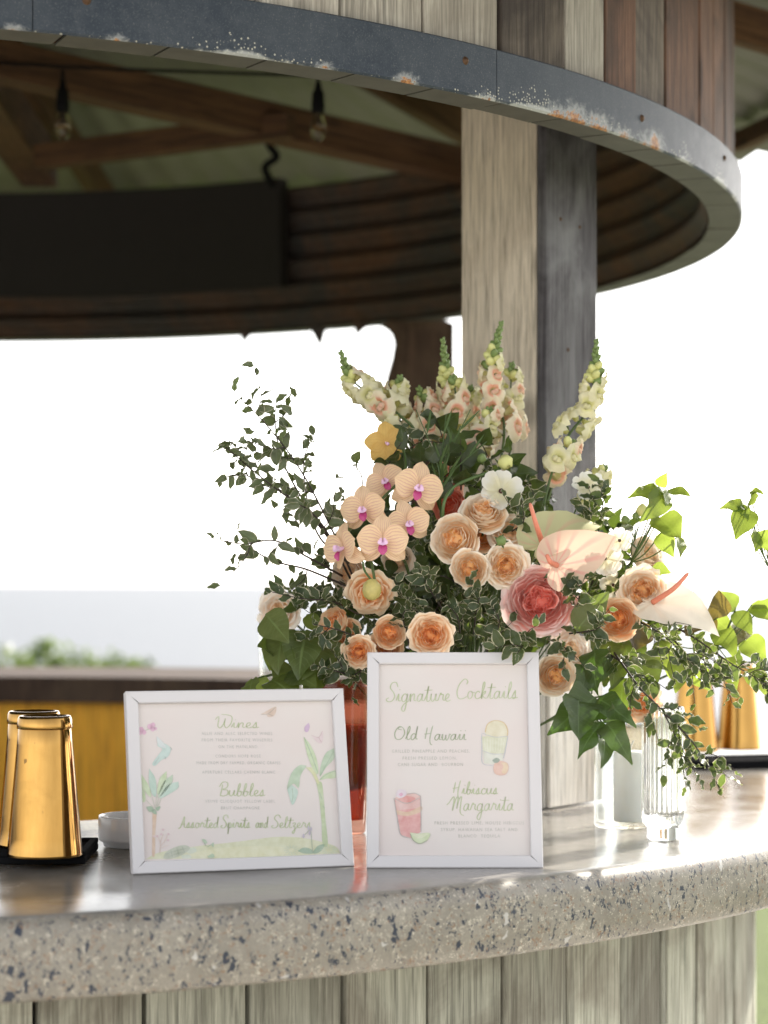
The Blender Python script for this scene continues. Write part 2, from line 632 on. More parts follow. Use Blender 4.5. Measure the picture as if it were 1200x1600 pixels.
def sea_mat():
    m = N('hazy_sea')
    v = m.coord('Object', (0.02, 0.05, 0.02))
    n1 = m.noise(v, 1.0, 8, 0.65)
    m.base((0.10, 0.11, 0.125), 0.46, spec=0.42)
    m.bump(n1, 0.4, 5.0)
    return m.m


M['lawn'] = ground_mat()
M['sea'] = sea_mat()
M['path'] = plain_mat('pale_paving', (0.60, 0.565, 0.52), 0.8, var=0.2, nscale=8, bump=0.2)  # paving colour, lightened to bounce more warm fill onto the flowers

# ---------------------------------------------------------------- the setting
CTOP = EYE - 0.38              # counter top
RINGZ = EYE + 0.70             # underside of the steel ring
R_CTR = 2.155


def arc_sweep(profile, a0, a1, n, closed=True):
    """profile [(r,z)] swept about the bar's axis, angles in degrees; local to the axis"""
    m = len(profile)
    vs, us = [], []
    for i in range(n + 1):
        a = math.radians(a0 + (a1 - a0) * i / n)
        for j, (r, z) in enumerate(profile):
            vs.append((r * math.cos(a), r * math.sin(a), z))
            us.append((i / n, j / m))
    fs = []
    jm = m if closed else m - 1
    for i in range(n):
        for j in range(jm):
            j2 = (j + 1) % m
            fs.append((i * m + j, (i + 1) * m + j, (i + 1) * m + j2, i * m + j2))
    if closed:
        fs.append(tuple(range(m)))
        fs.append(tuple(n * m + j for j in reversed(range(m))))
    return vs, fs, us


# lawn with the bluff edge, the sea below, and pale paving round the bar
vs, fs = [], []
prof = [(-60, 0.0), (2, 0.0), (14, 0.0), (19, -0.25), (24, -1.6), (34, -9), (60, -26)]
xs = [-80, -30, -12, -5, 0, 5, 12, 30, 80]
for (y, z) in prof:
    for x in xs:
        vs.append((x, y, z + (0.05 * math.sin(x * 0.7 + y) if y > 10 else 0)))
nx = len(xs)
for j in range(len(prof) - 1):
    for i in range(nx - 1):
        fs.append((j * nx + i, j * nx + i + 1, (j + 1) * nx + i + 1, (j + 1) * nx + i))
tag(obj('ground', mesh('ground', vs, fs), M['lawn']), kind='structure')
s = 45000
tag(obj('sea', mesh('sea', [(-s, 30, -25), (s, 30, -25), (s, s * 1.7, -25), (-s, s * 1.7, -25)], [(0, 1, 2, 3)]), M['sea']), kind='structure')
vs, fs, us = arc_sweep([(0.05, 0.012), (3.3, 0.012), (3.3, 0.002), (0.05, 0.002)], -180, 180, 72)
tag(obj('paving', mesh('paving', vs, fs, us, False), M['path'], loc=(CX, CY, 0)), kind='structure')

vs, fs, _ = box(-9.0, 6.0, -16.0, 1.4, 0.002, 0.010)
tag(obj('path', mesh('path', vs, fs, None, False), M['path']), kind='structure')  # unseen pale slab added on the camera side to bounce warm fill light

# ---------------------------------------------------------------- the round bar counter
rng = random.Random(7)
ctr = empty('bar_counter', (CX, CY, 0), label='curved bar counter with speckled concrete top and grey green plank front', cat='bar counter')
T = 0.097
bev = 0.026
pr = [(1.20, CTOP), (R_CTR - bev, CTOP)]
for k in range(1, 9):
    a = PI / 2 * (1 - k / 8)
    pr.append((R_CTR - bev + bev * math.cos(a), CTOP - bev + bev * math.sin(a)))
pr += [(R_CTR + 0.002, CTOP - T * 0.6), (R_CTR - 0.001, CTOP - T + 0.006), (R_CTR - 0.007, CTOP - T), (1.20, CTOP - T)]
vs, fs, us = arc_sweep(pr, -168, 56, 220)
slab = obj('counter_slab', mesh('counter_slab', vs, fs, us), M['concrete'], ctr)
tag(slab, 'polished grey concrete slab with dark blue stone chips along its edge')
for p in slab.data.polygons:
    if len(p.vertices) > 4: p.use_smooth = False


def plank_mesh(name, r, a0, a1, z0, z1, th=0.02, gap=0.0035, bowed=0.0):
    """one flat board standing tangent to the circle of radius r"""
    am = math.radians((a0 + a1) / 2)
    half = r * math.tan(math.radians((a1 - a0) / 2)) - gap
    vs, fs, _ = box(-th, 0, -half, half, z0, z1, 0.003)
    M4 = Matrix.Rotation(am, 4, 'Z') @ Matrix.Translation((r, 0, 0))
    return mesh(name, [M4 @ Vector(v) for v in vs], fs, None, False)


a = -150.0
R_BASE = 1.895
seams = [math.degrees(ring_angle(x, R_BASE)) for x in (-110, 55, 225, 388, 537, 668, 785, 885, 970, 1042, 1100, 1145)]
while a < 50:
    w = rng.uniform(3.3, 4.2)
    for s_ in seams:
        if a < s_ - 0.3 and (s_ - a < 4.6 or abs(s_ - a) < 0.01):
            w = s_ - a
            break
    obj('plank', plank_mesh('plank', R_BASE + rng.uniform(-0.003, 0.003), a, a + w, 0.02, CTOP - T - 0.001), M['plank_base'], ctr)
    a += w
vs, fs, us = arc_sweep([(R_BASE - 0.06, 0.03), (R_BASE - 0.028, 0.03), (R_BASE - 0.028, CTOP - T - 0.002), (R_BASE - 0.06, CTOP - T - 0.002)], -152, 52, 80)
obj('inner_skirt', mesh('inner_skirt', vs, fs, us, False), M['black_board'], ctr)

# back bar across the far side: dark ledge over orange panels
bb = empty('back_bar', (CX, CY, 0), label='blurred back bar with dark ledge over orange wooden panels', cat='back bar')
zt = EYE - 0.263
vs, fs, us = arc_sweep([(1.70, zt), (2.45, zt), (2.45, zt - 0.072), (1.70, zt - 0.072)], 57.5, 160, 60)
obj('ledge', mesh('ledge', vs, fs, us, False), M['dark_timber'], bb)
a = 59.0
while a < 158:
    obj('panel', plank_mesh('panel', 1.80, a, a + 8.2, 0.02, zt - 0.0735, 0.03, 0.001), M['orange_panel'], bb)
    a += 8.2

# ---------------------------------------------------------------- steel ring, plank drum, corrugated lining
drum = empty('silo_drum', (CX, CY, RINGZ), label='overhead round drum of old planks with a rusting steel ring below', cat='bar canopy')
RH = 0.076
seg = [-175, -140, -112.3, -97.8, -67.55, -45, -15, 20, 55, 90, 125, 155, 185]
for k in range(len(seg) - 1):
    g = 0.02
    pr = [(R_RING - 0.006, 0.002), (R_RING - 0.006, RH - 0.002), (R_RING - 0.002, RH), (R_RING, RH - 0.002), (R_RING, 0.003), (R_RING - 0.003, 0.0)]
    vs, fs, us = arc_sweep(pr, seg[k] + g, seg[k + 1] - g, max(10, int((seg[k + 1] - seg[k]) * 1.0)))
    o = obj('fascia', mesh('fascia', vs, fs, us), M['ring_metal'], drum)
    for p in o.data.polygons:
        p.use_smooth = False
a = -175.0
while a < 184:                                          # slit flange turned under the drum, one flap at a time
    w = 4.35
    dz = rng.uniform(-0.001, 0.0015)
    pr = [(1.808, 0.001 + dz), (R_RING - 0.0035, 0.0005), (R_RING - 0.0035, 0.003), (1.808, 0.0035 + dz)]
    vs, fs, us = arc_sweep(pr, a + 0.10, a + w - 0.05, 4)
    obj('flange', mesh('flange', vs, fs, us, False), M['soffit_metal'], drum)
    a += w


def screw_at(parent, r, adeg, z, mat, rad=0.0065):
    vs, fs, us = lathe([(0.0001, 0.004), (rad * 0.4, 0.0038), (rad * 0.75, 0.003), (rad, 0.0005), (rad * 1.35, 0.0)], 12)
    a_ = math.radians(adeg)
    q = Vector((math.cos(a_), math.sin(a_), 0)).to_track_quat('Z', 'Y')
    return obj('screw', SCREW, mat, parent, (r * math.cos(a_), r * math.sin(a_), z), q)


SCREW = mesh('screw', *lathe([(0.0001, 0.004), (0.0026, 0.0038), (0.0036, 0.003), (0.0048, 0.0012), (0.0062, 0.0)], 12))
for adeg in (-104.5, -84.2, -70.2, -65.4, -47.0, -33, -122, -20, 5):
    screw_at(drum, R_RING, adeg, 0.045 + rng.uniform(-0.006, 0.006), M['screw'])

a = -172.0
R_WALL = 1.852
k = 0
useams = [math.degrees(ring_angle(x, R_WALL)) for x in (270, 400, 530, 660, 778, 880, 942, 1040, 1092, 1130)]
umats = [M['plank_pale']] * 4 + [M['plank_mixed'], M['plank_pale'], M['plank_mixed'], M['plank_brown'], M['plank_brown']]
while a < 184:
    w = rng.uniform(3.0, 4.3)
    fixed = None
    for i_, s_ in enumerate(useams):
        if a < s_ - 0.05 and s_ - a < 5.5:
            w = s_ - a
            fixed = umats[i_ - 1] if i_ else M['plank_pale']
            break
    mid = a + w / 2
    if mid < -71: mt = M['plank_pale']
    elif mid < -63: mt = M['plank_mixed'] if rng.random() < 0.75 else M['plank_pale']
    elif mid < 20: mt = M['plank_brown'] if rng.random() < 0.72 else M['plank_mixed']
    else: mt = M['plank_mixed']
    mt = fixed or mt
    obj('plank', plank_mesh('plank', R_WALL + rng.uniform(-0.003, 0.003), a, a + w, 0.006, 0.46 if -140 < mid < 20 else 0.40, 0.02, 0.0022), mt, drum)
    a += w
    k += 1
pr = []
for k in range(73):
    z = 0.004 + 0.39 * k / 72
    pr.append((1.802 + 0.011 * math.sin(2 * PI * z / 0.066), z))
vs, fs, us = arc_sweep(pr, -178, 182, 150, closed=False)
obj('corrugated_lining', mesh('corrugated_lining', vs, fs, us), M['corrugated'], drum)
vs, fs, us = arc_sweep([(1.735, 0.115), (1.775, 0.115), (1.775, 0.41), (1.735, 0.41)], 59.7, 150, 50)
tag(obj('black_board', mesh('black_board', vs, fs, us, False), M['black_board'], drum), 'plain black board fixed inside the far wall')
# torn flaps of metal hanging from the far rim
for (p0, p1, p2) in (((372, 524), (400, 524), (380, 538)), ((480, 518), (512, 517), (501, 545)), ((552, 512), (585, 510), (556, 526))):
    kk = (p0[0] - 600.0) / F                             # far side of the rim in that direction
    Yb = ((kk * CX + CY) + math.sqrt((kk * CX + CY) ** 2 - (1 + kk * kk) * (CX * CX + CY * CY - 1.80 ** 2))) / (1 + kk * kk)
    A, B, C_ = (P(*q, Yb) - Vector((CX, CY, RINGZ)) for q in (p0, p1, p2))
    A.z = B.z = 0.014
    n_ = Vector((0, 0.006, 0))
    obj('torn_flap', mesh('torn_flap', [A, B, C_, A + n_, B + n_, C_ + n_], [(0, 2, 1), (3, 4, 5), (0, 1, 4, 3), (1, 2, 5, 4), (2, 0, 3, 5)], None, False), M['corrugated'], drum)

# ---------------------------------------------------------------- roof: shallow corrugated cone on timbers
roof = empty('pavilion_roof', (CX, CY, EYE + 1.12), label='corrugated green grey roof on brown rafters above the bar', cat='roof')
R_EAVE, RISE = 2.62, 0.62
nw = 130


def roof_pt(u, v):
    a_ = 2 * PI * u
    r = 0.05 + (R_EAVE - 0.05) * v
    return (r * math.cos(a_), r * math.sin(a_), RISE * (1 - v) + 0.010 * math.sin(nw * a_) * v + 0.045)


vs, fs, us = grid(roof_pt, nw * 4, 5, True)
obj('roof_sheet', mesh('roof_sheet', vs, fs, us), M['roof_sheet'], roof)
vs2, fs2, us2 = grid(lambda u, v: (lambda p: (p[0], p[1], p[2] + 0.02))(roof_pt(u, v)), nw * 2, 3, True)
obj('roof_top', mesh('roof_top', vs2, fs2, us2), M['roof_sheet'], roof)
base = Vector((CX, CY, EYE + 1.12))


def roof_beam(a_, b_, w_, h_, name='rafter'):
    d = (b_ - a_)
    L = d.length
    vs, fs, _ = box(-w_ / 2, w_ / 2, -L / 2, L / 2, -h_ / 2, h_ / 2, 0.004)
    d.normalize()
    s_ = d.cross(Vector((0, 0, 1))).normalized()
    t_ = s_.cross(d)
    q = Matrix((s_, d, t_)).transposed().to_quaternion()
    return obj(name, mesh(name, vs, fs, None, False), M['rafter'], roof, (a_ + b_) / 2 - base, q)


for adeg in range(10, 370, 36):
    c_, s_ = math.cos(math.radians(adeg)), math.sin(math.radians(adeg))
    roof_beam(base + Vector((0.08 * c_, 0.08 * s_, RISE - 0.05)), base + Vector((2.58 * c_, 2.58 * s_, -0.03)), 0.045, 0.085)
for adeg in range(0, 360, 30):
    a0, a1 = math.radians(adeg), math.radians(adeg + 30)
    r = 2.42
    roof_beam(base + Vector((r * math.cos(a0), r * math.sin(a0), 0.035)), base + Vector((r * math.cos(a1), r * math.sin(a1), 0.035)), 0.04, 0.05, 'purlin')
roof_beam(P(-260, 38, 4.5), P(760, 268, 5.75), 0.07, 0.085, 'tie_beam')
roof_beam(P(60, 246, 5.5), P(455, 196, 5.2), 0.05, 0.06, 'tie_beam')
roof_beam(P(-80, 60, 4.5), P(62, 262, 6.2), 0.10, 0.11, 'tie_beam')

# ---------------------------------------------------------------- timber posts
pc = P(850, 1264, 3.71)                                    # front right corner at the counter
tq = math.radians(35)                                      # faces square to the drum's radius
left = Vector((-math.cos(tq), math.sin(tq), 0))
back = Vector((math.sin(tq), math.cos(tq), 0))
post = empty('timber_post', (pc.x, pc.y, CTOP), label='square weathered timber post rising behind the flowers to the steel ring', cat='post')
Mp = Matrix((-left, back, Vector((0, 0, 1)))).transposed().to_quaternion()
post.rotation_mode = 'QUATERNION'
post.rotation_quaternion = Mp
PH = 1.62
# local axes: x to the right along the front face, y back, origin at the front right corner
FW, FD = 0.167, 0.168
vs, fs, _ = box(-FW, -0.014, 0.0, 0.045, 0.003, PH, 0.004)
tag(obj('front_board', mesh('front_board', vs, fs, None, False), M['post_front'], post), 'pale tan board facing the room')
vs, fs, _ = box(-FW + 0.004, -0.004, 0.047, FD, 0.003, PH - 0.004, 0.004)
obj('core', mesh('core', vs, fs, None, False), M['post_side'], post)
vs, fs, _ = box(-0.0125, 0.006, -0.004, FD + 0.003, 0.0035, PH - 0.002, 0.004)
tag(obj('side_board', mesh('side_board', vs, fs, None, False), M['post_side'], post), 'dark purple grey weathered side board')
M['bounce_tone'] = wood_mat('painted_bounce_timber', (0.84, 0.81, 0.76), (0.68, 0.64, 0.58), (0.30, 0.26, 0.21), 0.25, var=0.02)  # post timber lightened to imitate sun bounced up off the counter
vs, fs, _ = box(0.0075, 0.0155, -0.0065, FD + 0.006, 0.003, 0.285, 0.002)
tag(obj('painted_bounce_board', mesh('painted_bounce_board', vs, fs, None, False), M['bounce_tone'], post), 'added pale board at the post foot imitating bounced sunlight')
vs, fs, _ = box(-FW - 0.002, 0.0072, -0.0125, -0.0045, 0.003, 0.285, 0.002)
obj('painted_bounce_board', mesh('painted_bounce_board', vs, fs, None, False), M['bounce_tone'], post)
for (yy, zz) in ((0.07, 0.78), (0.045, 1.0), (0.11, 0.995), (0.03, 0.60), (0.12, 0.42)):
    obj('screw', SCREW, M['screw'], post, (0.006, yy, zz), Vector((1, 0, 0)).to_track_quat('Z', 'Y'), 0.6)

# far post inside with a curved bracket
c2 = P(664, 1200, 5.95)
fp = empty('inner_post', (c2.x, c2.y, 0.01), label='dark brown post on the far side with a curved bracket', cat='post')
vs, fs, _ = box(-0.045, 0.077, -0.07, 0.07, 0.0, EYE + 0.69, 0.006)
obj('post_shaft', mesh('post_shaft', vs, fs, None, False), M['dark_timber'], fp)
out = [(612, 500), (700, 500), (700, 640), (640, 640), (600, 612), (604, 588), (612, 560), (616, 535), (612, 520), (604, 512), (596, 508)]
pts = [P(x, y, 5.87) - Vector((c2.x, c2.y, 0.01)) for (x, y) in out]
n_ = Vector((0, 0.05, 0))
m_ = len(pts)
fs = [tuple(range(m_)), tuple(m_ + k for k in reversed(range(m_)))] + [(k, m_ + k, m_ + (k + 1) % m_, (k + 1) % m_) for k in range(m_)]
obj('curved_bracket', mesh('curved_bracket', pts + [p + n_ for p in pts], fs, None, False), M['dark_timber'], fp)

# ---------------------------------------------------------------- string of bulbs under the roof
sl = empty('string_light', P(98, 100, 4.75), label='black cord with two clear bulbs hanging under the roof', cat='string light')
o0 = Vector(sl.location)
cord = [P(-200, 60, 4.6), P(-50, 92, 4.7), P(98, 104, 4.75), P(300, 112, 4.75), P(497, 118, 4.75), P(680, 118, 5.0)]
obj('cord', mesh('cord', *tube([p - o0 for p in catmull(cord, 8)], 0.0035, 6)), M['black_rubber'], sl)
BULB = mesh('bulb', *lathe([(0.0001, -0.062), (0.009, -0.060), (0.015, -0.052), (0.0175, -0.040), (0.016, -0.026), (0.011, -0.012), (0.009, -0.002)], 20))
SOCK = mesh('socket', *lathe([(0.0001, 0.066), (0.006, 0.065), (0.008, 0.05), (0.0125, 0.044), (0.0145, 0.012), (0.0135, -0.001), (0.0001, -0.001)], 16))
FIL = mesh('filament', *tube([Vector((-0.004, 0, -0.004)), Vector((-0.005, 0, -0.03)), Vector((0, 0, -0.04)), Vector((0.005, 0, -0.03)), Vector((0.004, 0, -0.004))], 0.0006, 5))
for (bx, by) in ((98, 174), (497, 176)):
    b0 = P(bx, by, 4.75) - o0
    so = obj('socket', SOCK, M['black_rubber'], sl, b0)
    bu = obj('bulb', BULB, M['bulb_glass'], sl, b0)
    obj('filament', FIL, M['gold'], bu)
    obj('drop_cord', mesh('drop_cord', *tube([b0 + Vector((0, 0, 0.06)), Vector((b0.x, b0.y, (P(bx, 110, 4.75) - o0).z))], 0.004, 6)), M['black_rubber'], sl)
hk = empty('hanging_hook', P(425, 205, 5.6), label='dark wire hook hanging from a roof beam over the board', cat='hook')
o0 = Vector(hk.location)
obj('wire', mesh('wire', *tube([p - o0 for p in catmull([P(422, 200, 5.6), P(420, 225, 5.6), P(432, 245, 5.6), P(414, 262, 5.6), P(428, 292, 5.6)], 8)], 0.010, 6)), M['black_rubber'], hk)

# ---------------------------------------------------------------- framed menu signs
PAINT = {}


def paint(c):
    c = tuple(x * 0.68 + 0.68 * 0.28 for x in c)
    key = tuple(c)
    if key not in PAINT:
        m = N('watercolour_%d' % len(PAINT))
        v = m.coord('Object')
        nz = m.noise(v, 90, 5, 0.6)
        lo = tuple(min(1, x * 0.88) for x in c)
        hi = tuple(x + (0.70 - x) * 0.3 for x in c)
        m.base(m.mix(m.ramp(nz, [(0.3, 0.0), (0.7, 1.0)]), lo, hi), 0.85, spec=0.1)
        PAINT[key] = m.m
    return PAINT[key]


def paper_mat(name, c1, c2):
    m = N(name)
    v = m.coord('Object')
    nz = m.noise(v, 6, 3, 0.5)
    c = m.mix(m.ramp(nz, [(0.35, 0.0), (0.65, 1.0)]), c1, c2)
    fib = m.noise(v, 700, 2, 0.5)
    c = m.mix(m.math('MULTIPLY', fib, 0.06), c, (0.6, 0.58, 0.56))
    m.base(c, 0.8, spec=0.15)
    return m.m


M['paper'] = paper_mat('blush_watercolour_paper', (0.685, 0.64, 0.618), (0.685, 0.61, 0.59))

GLY = {
 'i': (.6, [[(0, .1), (.25, 1), (.3, .15), (.6, .1)], [(.3, 1.5), (.34, 1.6)]]),
 'g': (1.0, [[(.7, .85), (.4, 1), (.1, .6), (.15, .1), (.45, 0), (.7, .4), (.72, 1), (.7, -.6), (.5, -1.3), (.2, -1.0), (.4, -.4), (1, .1)]]),
 'n': (.95, [[(0, .1), (.15, 1), (.2, 0), (.25, .6), (.5, 1), (.65, .8), (.65, .2), (.95, .1)]]),
 'a': (1.0, [[(.7, .8), (.45, 1), (.15, .7), (.1, .2), (.35, 0), (.6, .4), (.7, 1), (.7, .2), (1, .1)]]),
 't': (.7, [[(0, .1), (.25, 1), (.35, 2), (.3, .3), (.45, 0), (.7, .15)], [(-.15, 1.45), (.9, 1.5)]]),
 'u': (1.0, [[(0, .2), (.1, 1), (.12, .3), (.35, 0), (.6, .4), (.7, 1), (.7, .2), (1, .1)]]),
 'r': (.85, [[(0, .1), (.2, .9), (.3, 1.1), (.35, .9), (.6, .9), (.6, .3), (.85, .1)]]),
 'e': (.75, [[(0, .2), (.4, .5), (.5, .85), (.3, 1), (.1, .7), (.12, .2), (.4, 0), (.75, .2)]]),
 'o': (.9, [[(.5, 1), (.2, .9), (.1, .4), (.3, 0), (.6, .2), (.65, .7), (.45, 1), (.6, .85), (.95, .8)]]),
 'c': (.75, [[(.6, .8), (.4, 1), (.12, .7), (.12, .2), (.4, 0), (.75, .2)]]),
 'k': (.85, [[(0, .1), (.35, 1.6), (.3, 2.2), (.15, 1.8), (.15, 0), (.2, .6), (.5, 1), (.5, .7), (.25, .5), (.5, .1), (.85, .1)]]),
 'l': (.6, [[(0, .1), (.4, 1.5), (.35, 2.2), (.18, 1.8), (.18, .3), (.35, 0), (.6, .15)]]),
 's': (.75, [[(0, .1), (.35, 1.05), (.4, .6), (.45, .2), (.25, 0), (.1, .15), (.5, .1), (.75, .15)]]),
 'd': (1.0, [[(.65, .8), (.4, 1), (.12, .6), (.15, .1), (.4, 0), (.65, .6), (.75, 2.2), (.72, .3), (1.0, .1)]]),
 'w': (1.15, [[(0, .3), (.08, 1), (.12, .2), (.3, 0), (.5, .4), (.52, .9), (.58, .2), (.75, 0), (.95, .5), (1, 1), (1.2, .85)]]),
 'b': (.8, [[(0, .1), (.35, 1.6), (.3, 2.2), (.15, 1.7), (.15, .2), (.4, 0), (.6, .3), (.55, .8), (.3, .8), (.6, .7), (.85, .7)]]),
 'p': (.85, [[(0, .1), (.2, 1), (.2, -1.2), (.22, .6), (.45, 1), (.65, .7), (.55, .1), (.3, .05), (.8, .1)]]),
 'z': (.75, [[(0, .8), (.3, 1), (.5, .8), (.2, .3), (.45, .2), (.5, -.6), (.3, -1.1), (.15, -.8), (.75, .1)]]),
 'S': (1.25, [[(1.3, 1.9), (1.0, 2.5), (.5, 2.4), (.35, 1.8), (.8, 1.2), (1.0, .6), (.7, .05), (.2, 0), (0, .3), (.3, .5)]]),
 'C': (1.4, [[(1.2, 1.9), (1.3, 2.3), (.9, 2.6), (.35, 1.9), (.15, .9), (.4, .1), (.9, 0), (1.4, .3)]]),
 'O': (1.5, [[(.8, 2.1), (.3, 1.9), (.05, 1), (.3, .15), (.9, .1), (1.3, .9), (1.1, 1.8), (.6, 2.2), (.4, 1.8), (.9, 1.6)]]),
 'H': (1.4, [[(.3, 2.1), (.25, 1.2), (.2, .2)], [(0, 1.0), (.6, 1.1), (.95, 1.15)], [(1.0, 2.4), (.85, 1), (.85, 0), (1.0, -.6), (1.25, -.8)]]),
 'M': (1.7, [[(-.6, .8), (-.3, 1.2), (.1, 1.9), (.3, 1.9), (.3, 1.0), (.25, 0), (.5, 1.5), (.8, 2.0), (.85, 1.0), (.8, .3), (1.0, 1.6), (1.3, 2.0), (1.3, 1), (1.3, 0), (1.5, -.5), (1.9, -.7)]]),
 'W': (1.8, [[(-.1, 1.6), (.2, 2.2), (.3, 1.6), (.3, .4), (.6, 0), (.9, .8), (1.0, 1.8), (1.0, .6), (1.3, 0), (1.7, .9), (1.7, 2.1), (1.2, 2.5), (.5, 2.6)]]),
 'B': (1.3, [[(.4, 2.0), (.35, 1), (.25, 0)], [(0, 1.6), (.4, 2.4), (1.0, 2.3), (1.0, 1.5), (.5, 1.15), (1.1, 1), (1.15, .3), (.7, 0), (.3, .1)]]),
 'A': (1.15, [[(-.2, -.2), (.2, .3), (.65, 2.2), (.7, 1.0), (.85, .1), (1.15, .1)], [(.15, .7), (.9, .8)]]),
}


def homography(src, dst):
    A = []
    for (x, y), (u, v) in zip(src, dst):
        A.append([x, y, 1, 0, 0, 0, -u * x, -u * y, -u])
        A.append([0, 0, 0, x, y, 1, -v * x, -v * y, -v])
    h = np.linalg.svd(np.array(A, float))[2][-1].reshape(3, 3)
    return h


FONT_TMP = []


def text_mesh_data(body):
    cu = bpy.data.curves.new('txt', 'FONT')
    cu.body = body
    cu.size = 1.0
    cu.space_character = 1.25
    cu.space_word = 1.2
    cu.resolution_u = 2
    cu.align_x = 'LEFT'
    o = bpy.data.objects.new('txt', cu)
    COL.objects.link(o)
    me = o.to_mesh()
    v = np.array([list(q.co)[:2] for q in me.vertices], float)
    f = [tuple(p.vertices) for p in me.polygons]
    o.to_mesh_clear()
    bpy.data.objects.remove(o)
    bpy.data.curves.remove(cu)
    return v, f


class Sign:
    """local frame: x across, y up the board, z out of its face; origin at the middle of the bottom edge"""
    def __init__(s, name, bl, br, width, height, lean, corners, label, border=0.0165):
        s.w, s.h = width, height
        e = (br - bl); e.z = 0; e.normalize()
        n = Vector((e.y, -e.x, 0))                       # towards the camera
        up = (Vector((0, 0, 1)) * math.cos(lean) - n * math.sin(lean)).normalized()
        nn = e.cross(up)
        q = Matrix((e, up, nn)).transposed().to_quaternion()
        s.root = empty(name, (bl + br) / 2, q, label, 'menu sign')
        rect = [(-width / 2, height), (width / 2, height), (width / 2, 0), (-width / 2, 0)]
        s.H = homography(corners, rect)
        b, t = border, 0.018
        w2, h = width / 2, height
        O = [(-w2, 0), (w2, 0), (w2, h), (-w2, h)]
        I = [(-w2 + b, b), (w2 - b, b), (w2 - b, h - b), (-w2 + b, h - b)]
        g = 0.00025
        for k in range(4):
            k2 = (k + 1) % 4
            o1, o2, i2, i1 = (Vector((*p, 0)) for p in (O[k], O[k2], I[k2], I[k]))
            d = (o2 - o1).normalized()
            o1, i1, o2, i2 = o1 + d * g, i1 + d * g, o2 - d * g, i2 - d * g
            inn = (I[k][0] - O[k][0], I[k][1] - O[k][1])
            c = 0.0012
            nrm = Vector((-d.y, d.x, 0))
            zf, zb = 0.0, -t
            prof = lambda p, pi: [p + Vector((0, 0, zb)), p + Vector((0, 0, zf - c)), p + nrm * c + Vector((0, 0, zf)), pi - nrm * c + Vector((0, 0, zf)), pi + Vector((0, 0, zf - c)), pi + Vector((0, 0, zb + 0.004))]
            va, vb = prof(o1, i1), prof(o2, i2)
            m = 6
            fs = [(j, (j + 1) % m, m + (j + 1) % m, m + j) for j in range(m)] + [tuple(reversed(range(m))), tuple(range(m, 2 * m))]
            obj('frame_rail', mesh('frame_rail', va + vb, fs, None, False), M['frame_white'], s.root)
        zp = -0.0075
        vs, fs, _ = box(-w2 + b * 0.7, w2 - b * 0.7, b * 0.7, h - b * 0.7, zp - 0.001, zp)
        s.print = obj('print', mesh('print', vs, fs, None, False), M['paper'], s.root)
        vs, fs, _ = box(-w2 + b * 0.6, w2 - b * 0.6, b * 0.6, h - b * 0.6, -t + 0.0005, -t + 0.004)
        obj('backing_board', mesh('backing_board', vs, fs, None, False), M['backing'], s.root)
        # easel leg
        foot_local = Vector((0, 0, 0))
        top = Vector((0, h * 0.62, -t))
        # the foot stands on the counter behind the board
        dn = Vector((0, -math.cos(lean), -math.sin(lean)))   # world down in local axes
        bk = Vector((0, math.sin(lean), -math.cos(lean)))    # world horizontal, away from the viewer
        topw = top
        drop = top.y * math.cos(lean) + (-t) * -math.sin(lean) * -1
        hgt = -(top.dot(dn))
        foot = top + dn * hgt + bk * 0.07
        L = (foot - top)
        side = Vector((0.028, 0, 0))
        thv = L.cross(side).normalized() * 0.0025
        vs = [top - side * 0.6 - thv, top + side * 0.6 - thv, foot + side - thv, foot - side - thv,
              top - side * 0.6 + thv, top + side * 0.6 + thv, foot + side + thv, foot - side + thv]
        obj('easel_leg', mesh('easel_leg', vs, [(0, 1, 2, 3), (7, 6, 5, 4), (0, 4, 5, 1), (1, 5, 6, 2), (2, 6, 7, 3), (3, 7, 4, 0)], None, False), M['backing'], s.root)
        s.zp = zp

    def uv(s, x, y):
        p = s.H @ np.array([x, y, 1.0])
        return p[0] / p[2], p[1] / p[2]

    def pt(s, x, y, layer):
        u, v = s.uv(x, y)
        return Vector((u, v, s.zp + 0.00012 * layer))

    def poly(s, pts, col, layer=2, smooth=True, name='illustration', mb=None):
        if smooth:
            q = catmull([(*p, 0) for p in list(pts) + [pts[0]]], 6)[:-1]
            pts = [(v.x, v.y) for v in q]
        vs = [s.pt(x, y, layer) for (x, y) in pts]
        return obj(name, mesh(name, vs, [tuple(reversed(range(len(vs))))], None, False), paint(col), s.print)

    def strokes(s, lines, col, width, layer=3, name='line_art', n=6):
        """pen lines in photo pixels joined into one mark"""
        mb = MB()
        for ln in lines:
            q = catmull([(*p, 0) for p in ln], n)
            vs = []
            m = len(q)
            for i, p in enumerate(q):
                d = q[min(i + 1, m - 1)] - q[max(i - 1, 0)]
                if d.length < 1e-6: d = Vector((1, 0, 0))
                d.normalize()
                nr = Vector((-d.y, d.x, 0))
                wd = width * (0.65 + 0.35 * abs(d.y)) * (0.6 if i in (0, m - 1) else 1.0) * 0.5
                for sg in (-1, 1):
                    a_ = p + nr * wd * sg
                    vs.append(s.pt(a_.x, a_.y, layer))
            fs = [(2 * i, 2 * i + 1, 2 * i + 3, 2 * i + 2) for i in range(m - 1)]
            mb.add(vs, fs)
        return obj(name, mb.mesh(name, False), paint(col), s.print)

    def script(s, word, x0, x1, base, xh, col, width=1.8, slope=0.0):
        tot = sum(GLY[c][0] for c in word)
        k = (x1 - x0) / tot
        x = 0.0
        lines = []
        for c in word:
            adv, st = GLY[c]
            for line in st:
                lines.append([(x0 + (x + gx + 0.10 * gy) * k, base - gy * xh + slope * (x * k)) for gx, gy in line])
            x += adv
        return s.strokes(lines, col, width, 4, 'lettering', 6)

